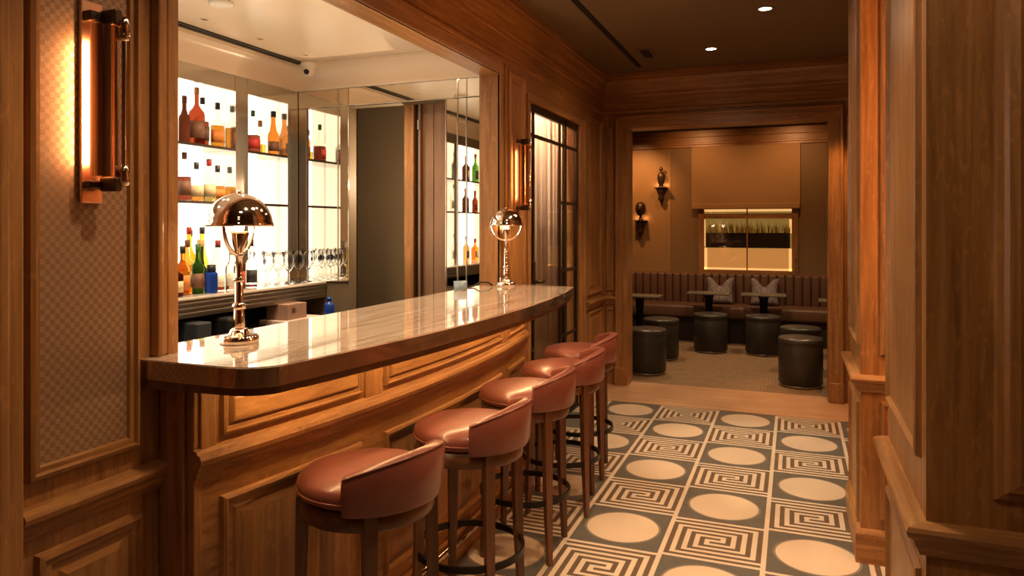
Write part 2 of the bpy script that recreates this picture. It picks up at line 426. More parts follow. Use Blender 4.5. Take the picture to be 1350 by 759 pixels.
# crown: frieze, steps, cove
CROWN = [(0, 2.475), (.012, 2.48), (.016, 2.50), (.010, 2.515), (.010, 2.60), (.022, 2.605), (.022, 2.62), (.03, 2.635), (.03, 2.66), (.045, 2.69), (.06, 2.735), (.085, 2.765), (.085, 2.785), (.10, 2.79), (.10, 2.828), (0, 2.828)]
CR2 = [(d*.7, z) for d, z in CROWN]
m = MB(); m.sweep(CR2, [((WL, -1), (1, 0)), ((WL, 6.46), (1, 0))]); struct(m, 'trim_left_crown', WY)

# metal framed glass door in the left wall
D0, D1, DT = 4.47, 5.66, 2.28
m = MB()
for y0, y1 in ((D0-.05, D0), (D1, D1+.13)): m.box(WL-.10, WL+.018, y0, y1, 0, DT, 0, .006)
m.box(WL-.10, WL+.018, D0-.05, D1+.13, DT, DT+.05, 1, .006)
m.box(WL-.01, WL+.03, D1+.09, D1+.125, 0, DT+.05, 0, .008)
struct(m, 'trim_glass_door', [WV, WY])
xd0, xd1 = WL-.033, WL-.008
m = MB()
for y0, y1 in ((D0, D0+.045), (5.31, 5.355), (D1-.035, D1)): m.box(xd0, xd1, y0, y1, .0, DT)
for y in (4.60, 5.20): m.box(xd0+.004, xd1-.004, y, y+.022, .06, DT-.02)
m.box(xd0, xd1, D0, D1, DT-.05, DT); m.box(xd0, xd1, D0, D1, 0, .09)
m.box(xd0+.008, xd1-.004, D0, D1, 2.06, 2.085)
for z in (1.62, 1.10, .60):
    for y0, y1 in ((D0+.05, 4.60), (5.228, 5.31), (5.355, D1-.035)): m.box(xd0+.008, xd1-.004, y0, y1, z, z+.024)
d = struct(m, 'door_1', BRONZE)
m = MB(); m.box(WL-.022, WL-.019, D0, D1, .05, DT-.02); m.build('pane', PANE, d)
m = MB(); m.box(WL-.005, WL+.012, 4.535, 4.575, .98, 1.22, 0, .004); m.tube([(WL+.012, 4.555, 1.08), (WL+.055, 4.555, 1.08), (WL+.055, 4.64, 1.08)], .009); m.build('handle', BRONZE, d)
# curtain behind the glass
m = MB(); n = 270; prev = None
for i in range(n+1):
    y = D0 - .08 + 2.1*i/n; x = WL-.225 + .016*math.sin(i*.78) + .006*math.sin(i*.31)
    cur = (m.bm.verts.new((x, y, .05)), m.bm.verts.new((x, y, 2.75)))
    if prev: f = m.bm.faces.new((prev[0], cur[0], cur[1], prev[1])); f.smooth = True
    prev = cur
o = m.build('curtain', CURTAIN); tag(o, 'pale pinkish beige pleated curtain hanging behind the metal framed glass door', 'curtain')
sm = o.modifiers.new('thickness', 'SOLIDIFY'); sm.thickness = .004
m = MB(); m.box(WL-.285, WL-.265, 4.2, 6.6, 0, 3.1); struct(m, 'wall_behind_glass_door', OLIVED)

# ------------------------------------------------------------------ end wall with the lounge opening
YW = 6.46
FE = lambda u, v, d: (u, YW-d, v)
E0, E1, ET = -1.414, .268, 2.345
m = MB()
m.box(-1.75, E0, YW, YW+.16, 0, CEIL, 0); m.box(E1, 1.3, YW, YW+.16, 0, CEIL, 0); m.box(E0, E1, YW, YW+.16, ET, CEIL, 1)
m.panel(FE, -1.61, -1.525, .86, 2.36, [(0,0),(.003,.012),(.012,.014),(.018,.004)], mh=1, mv=0, mf=0)
m.panel(FE, -1.61, -1.525, .14, .70, [(0,0),(.003,.012),(.012,.014),(.018,.004)], mh=1, mv=0, mf=0)
m.panel(FE, .40, .60, .86, 2.36, PROF, mh=1, mv=0, mf=0)
struct(m, 'wall_end', [WV, WX])
m = MB()
for a, b in ((E0-.10, E0+.006), (E1-.006, E1+.10)): m.box(a, b, YW-.022, YW+.205, 0, ET-.006, 0, .004)
m.box(E0-.10, E1+.10, YW-.022, YW+.205, ET-.006, ET+.10, 1, .004)
for a in (E0-.105, E1+.085): m.box(a, a+.022, YW-.04, YW, 0, ET+.085, 0, .006)
m.box(E0-.105, E1+.107, YW-.04, YW, ET+.085, ET+.107, 1, .006)
for a, b in ((E0-.112, E0-.004), (E1+.004, E1+.112)): m.box(a, b, YW-.045, YW, 0, .17, 0, .006)
struct(m, 'trim_lounge_opening', [WV, WX])
m = MB(); m.sweep([(d_, z) for d_, z in CROWN], [((-1.75, YW), (0, -1)), ((1.3, YW), (0, -1))]); struct(m, 'trim_end_crown', WX)
m = MB(); m.sweep(RAIL, [((-1.62, YW), (0, -1)), ((E0-.105, YW), (0, -1))]); struct(m, 'trim_end_chair_rail', WX)

# ------------------------------------------------------------------ right side pillars
XR = .27
FR = lambda u, v, d: (XR-d, u, v)
m = MB()
# near pillar
m.box(XR, 1.6, 1.80, 2.48, 0, CEIL, 0)
m.panel(FR, 1.86, 2.43, .93, 2.74, [(0,0),(.004,.012),(.014,.015),(.022,.004),(.036,.003)], mh=1, mv=0, mf=0)
m.panel(FR, 1.86, 2.43, .14, .68, [(0,0),(.004,.012),(.014,.015),(.022,.004),(.036,.003)], mh=1, mv=0, mf=0)
FN = lambda u, v, d: (u, 1.80-d, v)
m.panel(FN, .395, 1.25, .875, 2.70, [(0,0),(.006,.010),(.018,.012),(.026,.022),(.044,.026),(.056,.020),(.066,.004),(.085,.003)], mh=2, mv=0, mf=0)
m.panel(FN, .395, 1.25, .12, .68, PROF, mh=2, mv=0, mf=0)
struct(m, 'wall_right', OAKS)
path = [((1.6, 1.80), (0, -1)), ((XR, 1.80), (-1, -1)), ((XR, 2.48), (-1, 0))]
m = MB(); m.sweep(RAIL, path, mis=[0, 1]); struct(m, 'trim_near_pillar_chair_rail', [WX, WY])
m = MB(); m.sweep([(0,0),(.03,0),(.03,.11),(.022,.125),(.012,.13),(0,.135)], path); struct(m, 'baseboard_near_pillar', WX)
# far pillar
m = MB(); m.box(XR, 1.3, 3.46, 4.06, 0, CEIL, 0)
F2 = lambda u, v, d: (u, 3.46-d, v)
m.panel(FR, 3.52, 4.0, .93, 2.74, [(0,0),(.004,.012),(.014,.015),(.022,.004),(.036,.003)], mh=1, mv=0, mf=0)
m.panel(FR, 3.52, 4.0, .16, .68, [(0,0),(.004,.012),(.014,.015),(.022,.004),(.036,.003)], mh=1, mv=0, mf=0)
m.panel(F2, .345, .85, .90, 2.74, PROF, mh=2, mv=0, mf=0)
m.panel(F2, .345, .85, .19, .70, PROF, mh=2, mv=0, mf=0)
struct(m, 'wall_right_far_pillar', OAKS)
path = [((1.3, 3.46), (0, -1)), ((XR, 3.46), (-1, -1)), ((XR, 4.06), (-1, 1)), ((1.3, 4.06), (0, 1))]
m = MB(); m.sweep(RAIL, path, mis=[0, 1, 0]); struct(m, 'trim_far_pillar_chair_rail', [WX, WY])
m = MB(); m.sweep([(0,0),(.022,0),(.022,.125),(.014,.14),(0,.145)], path); struct(m, 'baseboard_far_pillar', WX)
# alcove walls behind the pillars
m = MB(); m.box(1.15, 1.3, 2.48, 3.46, 0, CEIL, 0); m.box(.66, .8, 4.06, 6.5, 0, CEIL, 0); struct(m, 'wall_right_alcoves', [WV])
m = MB()
for pth in ([((XR, 1.80), (-1, 0)), ((XR, 2.48), (-1, 0))], [((XR, 3.46), (-1, 0)), ((XR, 4.06), (-1, 0))]):
    m.sweep([(d_*.5, z) for d_, z in CROWN if z > 2.6], pth)
struct(m, 'trim_right_crown', WY)
# wall behind the camera closes the corridor
m = MB(); m.box(-1.75, 1.6, -1.3, -1.2, 0, CEIL, 0); m.box(1.3, 1.4, -1.2, 1.8, 0, CEIL, 0); struct(m, 'wall_back', [WV])

# ------------------------------------------------------------------ ceiling fittings
m = MB(); m.box(-1.262, -1.222, 2.2, 6.17, CEIL-.004, CEIL+.002); o = m.build('slot_diffuser', BLACK); tag(o, 'long thin black slot air diffuser running along the brown corridor ceiling', 'air vent')
m = MB(); m.box(-1.15, -1.03, 5.55, 5.85, CEIL-.006, CEIL+.002, 0, .003); m2 = MB(); m2.box(-1.125, -1.055, 5.57, 5.83, CEIL-.008, CEIL-.005)
t = thing('ceiling_vent', 'small rectangular ceiling vent beside the end of the black slot diffuser', 'air vent', (-1.09, 5.7, CEIL), world=True)
m.build('frame', CEILM, t); m2.build('grille', BLACK, t)
def downlight(loc, label, on=True, r=.05, z=CEIL):
    t = thing('downlight', label, 'ceiling light', (loc[0], loc[1], z), group='recessed corridor downlights' if on else 'pinhole downlights over the bar')
    a = MB(); a.lathe([(r*.78, .002), (r*.78, -.004), (r, -.006), (r*1.12, -.001), (r*1.12, .002)], seg=28); a.build('trim_ring', CEILM if on else BARCEIL, t)
    b = MB(); b.lathe([(0, -.002), (r*.78, -.002)], seg=28); b.build('lamp', LAMPON if on else BLACK, t)
    return t
downlight((-.17, 4.80), 'lit recessed downlight nearer the camera, by the top right of the corridor ceiling')
downlight((-.60, 5.74), 'lit recessed downlight nearest the end wall cornice above the lounge opening')
downlight((-2.82, 2.85), 'dark pinhole downlight in the bar ceiling, first from the left casing', False, .022, 2.52)
downlight((-2.82, 3.265), 'dark pinhole downlight in the bar ceiling, middle of the row of three', False, .022, 2.52)
downlight((-2.82, 3.67), 'dark pinhole downlight in the bar ceiling just above the white security camera', False, .022, 2.52)
m = MB(); m.lathe([(.055, .0), (.06, -.012), (.045, -.02), (0, -.02)], (-2.53, 2.66, 2.52), seg=24); tag(m.build('smoke_detector', WHITEP), 'white disc smoke detector at the top edge of the bar ceiling', 'smoke detector')

# ------------------------------------------------------------------ bar interior shell
YS = 3.98; XB = -3.12
m = MB()
m.box(-3.5, -3.40, .45, YS+.1, 0, 2.55, 0)                        # back wall behind the shelving
m.box(-3.5, -1.7, .35, .45, 0, 2.55, 0)                           # near end
struct(m, 'wall_bar_back', OLIVE)
m = MB()
DO0, DO1, DOT = -2.725, -2.01, 2.24
m.box(-3.5, DO0, YS+.012, YS+.10, 0, 2.55, 0); m.box(DO1, -1.757, YS+.012, YS+.10, 0, 2.55, 0); m.box(DO0, DO1, YS+.012, YS+.10, DOT, 2.55, 0)
struct(m, 'wall_bar_side', OLIVE)
# cove between wall and ceiling
m = MB()
COVE = [(0, 2.36), (.014, 2.362), (.018, 2.372)] + [(.018+.085*(1-math.cos(a*PI/16)), 2.375+.12*math.sin(a*PI/16)) for a in range(0, 9)] + [(.115, 2.50), (.115, 2.519), (0, 2.519)]
m.sweep([(d_*.55, z) for d_, z in COVE], [((XB, .45), (1, 0)), ((XB, YS), (1, 0))])
m.sweep(COVE, [((XB, YS), (0, -1)), ((-1.757, YS), (0, -1))])
struct(m, 'trim_bar_cove', BARCEIL, smooth_angle=35)
m = MB(); m.box(-3.035, -3.005, .5, 3.86, 2.514, 2.521); m.box(-2.985, -2.97, .5, 3.86, 2.514, 2.521)
tag(m.build('slot_diffuser', BLACK), 'pair of dark slots along the edge of the pale bar ceiling', 'air vent')
# doorway beyond the side wall
m = MB(); m.box(-3.6, -1.93, 5.0, 5.1, 0, 2.6, 0); m.box(DO0-.7, DO0-.6, YS+.1, 5.0, 0, 2.6, 1); m.box(-1.97, -1.93, YS+.1, 5.0, 0, 2.6, 1); m.box(-3.6, -1.93, YS+.1, 5.1, 2.45, 2.55, 1)
struct(m, 'wall_passage', [OLIVE, OLIVED])
m = MB(); m.box(-2.36, -2.29, YS+.10, YS+.20, 0, 2.30, 0, .004); m.box(-2.29, -2.265, YS+.13, YS+.18, 0, 2.3, 1)  # black strip stands in for the shaded gap between jamb and door
struct(m, 'trim_passage_jamb', [WV, BLACK])
m = MB(); m.box(-2.245, -1.98, YS+.14, YS+.18, .01, 2.30, 0, .003)
for x in (-2.17,): m.box(x, x+.006, YS+.134, YS+.14, .01, 2.3, 0)
m.box(-2.262, -2.245, YS+.11, YS+.19, .01, 2.30, 0, .003)
DOORW = wood('brown_door_wood', 'z', (.23, .125, .068), (.28, .155, .085), (.33, .19, .105), rough=.3, fleck=.05)
d = struct(m, 'door_2', DOORW)
m = MB(); m.box(-2.045, -2.015, YS+.10, YS+.125, 1.47, 1.75, 0, .004); m.box(-2.04, -2.02, YS+.12, YS+.14, 1.49, 1.52); m.box(-2.04, -2.02, YS+.12, YS+.14, 1.70, 1.73)
h = m.build('handle', plain('rosy_metal', (.62, .42, .36), .3, metal=.6), d); h['label'] = 'pinkish metal pull handle'
m = MB(); m.box(-2.262, -2.25, YS+.10, YS+.11, 2.08, 2.14); m.build('hinge', STEEL, d)

# mirrors on the side wall
MG = 'mirror panels on the bar side wall'
def mirror(x0, x1, z0, z1, seams, label):
    t = thing('wall_mirror', label, 'mirror', ((x0+x1)/2, YS, z0), world=True)
    a = MB(); a.box(x0, x1, YS, YS+.012, z0, z1); a.build('mirror_glass', MIRROR, t)
    for s_ in seams:
        b = MB()
        if s_[0] == 'v': b.box(s_[1]-.004, s_[1]+.004, YS-.004, YS, z0, z1, 0, .0015)
        else: b.box(x0, x1, YS-.004, YS, s_[1]-.004, s_[1]+.004, 0, .0015)
        b.build('bevelled_strip', MIRRORC, t)
    return t
mirror(XB, DO0, 1.09, 2.24, (('v', -3.05), ('v', -2.80), ('v', DO0+.008)), 'tall mirror left of the bar passage reflecting the lit bottle shelves')
mirror(DO1, -1.757, 1.09, 2.24, (('v', DO1+.006), ('v', -1.925), ('v', -1.865)), 'tall seamed mirror right of the bar passage beside the oak jamb')
mirror(XB, -1.757, 2.243, 2.358, (('v', -2.80), ('v', -2.72), ('v', -1.925), ('v', -1.865), ('h', 2.247)), 'slim horizontal mirror above the bar passage under the cove')

# ------------------------------------------------------------------ back bar shelving
bb = thing('back_bar_shelving', 'tall backlit bar shelving with mirrored columns and glass shelves', 'shelving', (-3.2, 2.4, 1.09), world=True)
BAYS = ((.56, 1.50), (1.60, 2.45), (2.55, 3.395), (3.50, 3.87)); COLS = ((.46, .56), (1.50, 1.60), (2.45, 2.55), (3.395, 3.50), (3.87, 3.975))
m = MB(); m.box(XB-.02, XB, .46, 3.975, 2.265, 2.36)
for y in (3.395, 3.50): m.box(XB, XB+.003, y-.003, y+.003, 2.265, 2.36)
m.build('mirror_frieze', MIRRORC, bb)
for a, b in COLS:
    m = MB(); m.box(XB-.26, XB, a, b, 1.09, 2.265); m.box(XB-.26, XB-.02, a, b, 2.265, 2.42); m.box(XB, XB+.003, a, a+.006, 1.09, 2.265); m.box(XB, XB+.003, b-.006, b, 1.09, 2.265); m.build('mirrored_column', MIRRORC, bb)
for a, b in BAYS:
    m = MB(); m.box(-3.38, -3.37, a, b, 1.09, 2.42); pl = m.build('backlit_panel', BACKLIT, bb)
    m = MB(); mid = a + (b-a)*.42; m.box(-3.37, -3.366, mid-.004, mid+.004, 1.09, 2.42); m.build('panel_joint', MIRRORC, pl)
    for z in (1.92, 1.597):
        m = MB(); m.box(-3.365, XB-.004, a+.002, b-.002, z-.012, z, 0, .002); sh = m.build('shelf', SHELFG, bb)
        m = MB(); m.box(XB-.006, XB+.001, a+.002, b-.002, z-.014, z+.001); m.build('shelf_edge', BRONZE, sh)
m = MB(); m.box(-3.42, -3.385, .46, 3.975, 1.09, 2.43); m.build('back_board', OLIVE, bb)

# back counter
bc = thing('back_counter', 'dark back bar counter under the bottles with a ribbed metal front edge', 'counter', (-3.1, 2.2, 0), world=True)
m = MB(); m.box(-3.38, -2.885, .46, 3.975, 1.075, 1.09, 0, .003); m.build('counter_top', plain('pale_counter_glass', (.75, .68, .58), .08, coat=.5), bc)
m = MB(); m.box(-2.95, -2.892, .46, 3.97, .985, 1.075)
for z in (1.005, 1.03, 1.055): m.box(-2.892, -2.886, .46, 3.97, z-.008, z+.006, 0, .002)
m.build('ribbed_front', STEEL, bc)
m = MB(); m.box(-3.38, -2.80, .46, 3.97, 0, .86, 0, .004); m.build('cabinet', plain('dark_cabinet', (.03, .024, .018), .4), bc)
m = MB(); m.box(-3.38, -3.36, .46, 3.97, .86, .985); m.build('back_panel', BLACK, bc)
for i in range(5):
    y = .55+.68*i; m = MB(); m.box(-2.80, -2.786, y, y+.64, .10, .82, 0, .004); dr = m.build('door', plain('cabinet_door_steel', (.12, .10, .085), .35, metal=.8), bc)
    m = MB(); m.tube([(-2.765, y+.08, .76), (-2.765, y+.56, .76)], .008); m.box(-2.79, -2.765, y+.09, y+.10, .753, .767); m.box(-2.79, -2.765, y+.54, y+.55, .753, .767); m.build('handle', STEEL, dr)
# things in the niche and on the work top
def cbox(name, x0, x1, y0, y1, z0, z1, mat, label, cat, bev=.004):
    m = MB(); m.box(x0, x1, y0, y1, z0, z1, 0, bev); return tag(m.build(name, mat), label, cat)
WORKZ = .86
t = thing('cardboard_box', 'pinkish brown cardboard box standing in the niche under the back counter', 'box', (-2.9, 3.6, WORKZ+.03), world=True)
m = MB(); m.box(-2.98, -2.82, 3.50, 3.68, WORKZ+.031, WORKZ+.124, 0, .003); m.build('carton', plain('cardboard', (.32, .19, .13), .8, noise=.1, nscale=30), t)
m = MB(); m.box(-2.98, -2.8185, 3.582, 3.598, WORKZ+.09, WORKZ+.125); m.build('packing_tape', plain('packing_tape', (.36, .25, .18), .3), t)
m = MB(); m.box(-2.819, -2.818, 3.54, 3.57, WORKZ+.075, WORKZ+.10); m.build('printed_mark', plain('brown_ink', (.10, .04, .02), .7), t)
cbox('paper_tray', -3.0, -2.80, 3.46, 3.80, WORKZ, WORKZ+.03, plain('pale_pink_paper', (.60, .46, .40), .7), 'pale pink flat tray under the cardboard box in the niche', 'tray')
cbox('bin', -3.02, -2.82, 3.02, 3.14, WORKZ, WORKZ+.10, BLACK, 'small black bin in the niche left of the cardboard box', 'bin', .015)
cbox('till', -2.95, -2.82, 2.80, 2.90, WORKZ, WORKZ+.10, plain('charcoal_plastic', (.04, .045, .05), .4), 'dark square till box in the niche below the round label bottle', 'till', .008)
t = thing('washer_display', 'small device with a glowing blue white screen low behind the left oak casing', 'device', (-2.1, 1.92, .932))
m = MB(); m.box(-.03, .03, -.04, .04, 0, .09, 0, .006); m.build('housing', BLACK, t)
m = MB(); m.box(.030, .032, -.032, .032, .03, .08); m.build('screen', plain('blue_white_screen', (.5, .8, 1), .3, emit=(.45, .75, 1), estr=1.6), t)
t = thing('blue_bottle', 'royal blue plastic bottle standing at the right end of the niche by the passage', 'bottle', (-2.74, 3.80, .87))
BLUE = plain('blue_plastic', (.01, .05, .30), .25)
# under-bar worktop on the staff side
WT = -2.06
ub = thing('under_bar_station', 'steel staff side work station tucked behind the stone bar top', 'counter', (-1.9, 2.7, 0), world=True)
m = MB(); m.box(-2.30, -1.77, 1.0, 3.86, .90, .93, 0, .004); m.build('work_surface', STEEL, ub)
m = MB(); m.box(-2.27, -1.77, 1.02, 3.84, .0, .90, 0); m.build('cabinet', plain('steel_cabinet', (.10, .09, .08), .4, metal=.7), ub)
m = MB(); m.box(-2.31, -2.295, 1.0, 3.86, .91, .985, 0, .003); m.build('backsplash', STEEL, ub)

# ------------------------------------------------------------------ bar
def xfront(y, apex, R=6.77, yc=2.85): return apex - (y-yc)**2/(2*R)
BY0, BY1 = 1.50, 3.955
bar = thing('bar_counter', 'bowed oak panelled bar front under the polished stone top', 'bar', (-1.55, 2.7, 0), world=True)
AP = -1.385
FB = lambda u, v, d: (xfront(u, AP)+d, u, v)
ys = [BY0+(BY1-BY0)*i/40 for i in range(41)]
m = MB()
m.extr([(xfront(y, AP), y) for y in ys] + [(-1.638, BY1), (-1.638, BY0)], .0, 1.022, 0)
m.build('body', [WY], bar)
# corner stile of the near end
m = MB(); m.box(-1.635, xfront(BY0, AP)-.028, BY0-.012, BY0+.01, 0, 1.02, 0, .003); m.box(xfront(BY0, AP)-.02, xfront(BY0, AP)+.004, BY0-.006, BY0+.085, 0, 1.02, 0, .003)
m.build('end_panel', [WV], bar)
UP = ((1.575, 2.155), (2.285, 3.42), (3.535, 3.90))
BPROF = [(0, 0), (.003, .014), (.010, .017), (.014, .008), (.020, .008), (.023, .003), (.028, .003), (.034, .015), (.038, .017)]
for a, b in UP:
    m = MB(); m.panel(FB, a, b, .868, 1.005, BPROF, nu=16, mh=1, mv=0, mf=1); m.build('upper_panel', [WV, WY], bar)
    m = MB(); m.panel(FB, a, b, .17, .70, [(0,0),(.004,.012),(.012,.016),(.020,.012),(.030,-.0),(.036,-.004),(.05,.004),(.075,.005)], nu=16, mh=1, mv=0, mf=0); m.build('lower_panel', [WV, WY], bar)
for a, b in ((1.51, 1.56), (2.17, 2.27), (3.435, 3.52)):
    m = MB(); m.panel(FB, a, b, .842, 1.018, [(0,0),(.002,.008),(.004,.009)], nu=3); m.build('stile', [WV], bar)
BR = [(0, .765), (.012, .768), (.016, .785), (.022, .79), (.022, .80), (.029, .808), (.032, .822), (.026, .834), (.018, .838), (.014, .846), (0, .85)]
path = [((xfront(BY0, AP), BY0-.008), (1, 0))] + [((xfront(y, AP), y), (1, 0)) for y in ys[1:]]
m = MB(); m.sweep(BR, path); m.build('chair_rail', [WY], bar)
m = MB(); m.sweep([(0, 0), (.02, 0), (.02, .11), (.012, .122), (0, .126)], path); m.build('plinth', [WY], bar)
# stone top
ct = thing('countertop', 'polished pale veined stone bar top with a bowed front edge', 'countertop', (-1.45, 2.7, 1.045), world=True)
T0, T1 = 1.425, 4.045
out = []
yl = [T0+.10+(T1-.005-T0-.10)*i/60 for i in range(61)]
corner = []
xc_ = xfront(T0+.10, -1.095)
for i in range(9):                                   # rounded near corner
    a = -PI/2 + (PI/2-.2)*i/8; corner.append((xc_-.115+.115*math.cos(a), T0+.10+.10*math.sin(a)))
out = [(-1.638, T0)] + corner + [(xfront(y, -1.095), y) for y in yl] + [(-1.50, T1+.02), (-1.638, T1+.02)]
out += [(-1.638, OP1-.002), (-1.755, OP1-.002), (-1.755, OP0+.002), (-1.638, OP0+.002)]
def inset_x(o, dx): return [(x-dx if x > -1.6 else x, y+(dx if y < 1.6 and x > -1.63 else 0)) for x, y in o]
m = MB(); m.extr(out, 1.048, 1.098, 0, edge_mi=1); m.extr(inset_x(out, .004), 1.098, 1.101, 0)
m.build('slab', [STONE, STONEE], ct, smooth_angle=30)
m = MB(); m.extr(inset_x(out, .022), 1.0225, 1.048, 0); m.build('underlayer', WALY, ct)
m = MB(); m.sweep([(-.018, 1.016), (0, 1.016), (0, 1.022), (-.018, 1.022), (-.018, 1.016)], [((xfront(y, -1.265), y), (1, 0)) for y in [1.56+(3.93-1.56)*i/30 for i in range(31)]]); m.build('light_strip', plain('under_bar_light', (1, .8, .5), .5, emit=(1, .60, .26), estr=46), ct)
m = MB(); m.box(-1.775, -1.757, OP0+.01, OP1-.01, 1.04, 1.096, 0, .002); m.build('back_rim', STEEL, ct)
# foot rail
fr = thing('foot_rail', 'polished metal foot rail running along the foot of the bar front', 'foot rail', (-1.3, 2.7, 0), world=True)
rail = [(xfront(y, -1.345), y, .10) for y in [1.62+(3.86-1.62)*i/30 for i in range(31)]]
m = MB(); m.tube(rail, .016, 14)
m.lathe([(0, -.028), (.02, -.02), (.028, 0), (.02, .02), (0, .028)], rail[0], 16); m.lathe([(0, -.028), (.02, -.02), (.028, 0), (.02, .02), (0, .028)], rail[-1], 16)
m.build('rail', NICKEL, fr)
for y in (1.75, 2.45, 3.15, 3.8):
    x = xfront(y, -1.345); m = MB(); m.tube([(x, y, .10), (x, y, .05), (x, y, .006)], .008, 10); m.lathe([(.03, 0), (.03, .006), (.012, .012), (0, .012)], (x, y, 0), 20); m.build('bracket', NICKEL, fr)

# ------------------------------------------------------------------ bar stools
def make_stool(loc, rz, label, group):
    t = thing('bar_stool', label, 'bar stool', loc, rz, group)
    # local: +X is the backrest side
    R = .195
    m = MB(); m.lathe([(0, .668), (.19, .668), (.203, .676), (.209, .695), (.205, .715), (.19, .728), (.15, .738), (.08, .743), (0, .744)], seg=48); m.build('seat', LEATHER, t)
    m = MB(); m.tube([(.209*math.cos(a), .209*math.sin(a), .690) for a in [2*PI*i/48 for i in range(48)]], .004, 6, closed=True); pi_ = m.build('piping', LEATHER, t.children[0])
    # backrest: padded shell wrapping the +X side, top higher in the middle
    m = MB(); n = 36; A = math.radians(66); prof = 12; rings = []
    for i in range(n+1):
        a = -A + 2*A*i/n; k = abs(a)/A
        top = .822 - .050*k**2; bot = .662; end = 1
        if k > .93: end = 1
        ri, ro = .186, .226
        ring = []
        th = .5*(ro-ri)*(1 if k < .97 else .75); rm = (ri+ro)/2
        pts = [(rm-th*.75, bot), (rm+th*.75, bot), (rm+th, bot+.012), (rm+th+.004, (top+bot)/2), (rm+th+.006, top-.02), (rm+th*.7+.004, top-.004), (rm, top), (rm-th*.6, top-.003), (rm-th, top-.014), (rm-th, (top+bot)/2)]
        for r, z in pts: ring.append(m.bm.verts.new((r*math.cos(a), r*math.sin(a), z)))
        rings.append(ring)
    fs = []
    for A_, B_ in zip(rings, rings[1:]):
        L_ = len(A_)
        for i in range(L_): fs.append(m.bm.faces.new((A_[i], A_[(i+1) % L_], B_[(i+1) % L_], B_[i])))
    fs += [m.bm.faces.new(rings[0]), m.bm.faces.new(rings[-1])]
    br = m.build('backrest', LEATHER, t, smooth_angle=50)
    m = MB(); m.tube([(.2285*math.cos(a), .2285*math.sin(a), .816-.050*(abs(a)/math.radians(66))**2) for a in [math.radians(-65+130*i/36) for i in range(37)]], .003, 6); m.build('piping', LEATHER, br)
    m = MB(); m.lathe([(.17, .612), (.198, .612), (.200, .616), (.200, .664), (.19, .668), (.17, .668), (.17, .612)], seg=48); m.build('seat_frame', WALY, t)
    for q in range(4):
        a = PI/4 + q*PI/2; ca, sa = math.cos(a), math.sin(a)
        m = MB(); tr, br_ = .190, .212; bmm = m.bm; vs = []
        for z, r, h in ((0, br_, .0115), (.30, tr+.008, .0155), (.662, tr, .0195)):
            c = Vector((r*ca, r*sa, z)); u = Vector((ca, sa, 0)); v = Vector((-sa, ca, 0))
            vs.append([bmm.verts.new(c+u*h*s1+v*h*s2) for s1, s2 in ((-1,-1),(1,-1),(1,1),(-1,1))])
        for P_, Q_ in zip(vs, vs[1:]):
            for i in range(4): bmm.faces.new((P_[i], P_[(i+1) % 4], Q_[(i+1) % 4], Q_[i]))
        bmm.faces.new(vs[0]); bmm.faces.new(vs[-1])
        bmesh.ops.bevel(bmm, geom=[e for e in bmm.edges if abs(e.verts[0].co.z-e.verts[1].co.z) > .1], offset=.003, segments=2, affect='EDGES')
        m.build('leg', WALV, t)
    m = MB(); m.lathe([(.196, .252), (.206, .252), (.206, .276), (.196, .276), (.196, .252)], seg=48, smooth=False); m.build('foot_ring', BLACKMET, t, smooth_angle=40)
    return t
SG = 'red leather bar stools along the bar'
st = make_stool((-1.20, 1.86, 0), math.radians(-10), 'red leather bar stool nearest the camera, at the near end of the bar', SG)
for (x, y, r, lab) in ((-1.13, 2.44, 0, 'second red leather bar stool from the camera'),
                       (-1.14, 3.06, 5, 'middle one of the five red leather bar stools'),
                       (-1.14, 3.60, 10, 'fourth red leather bar stool from the camera, second from the far end'),
                       (-1.20, 4.14, 10, 'farthest red leather bar stool, beyond the end of the bar by the glass door')):
    copy_thing(st, (x, y, 0), math.radians(r), lab)

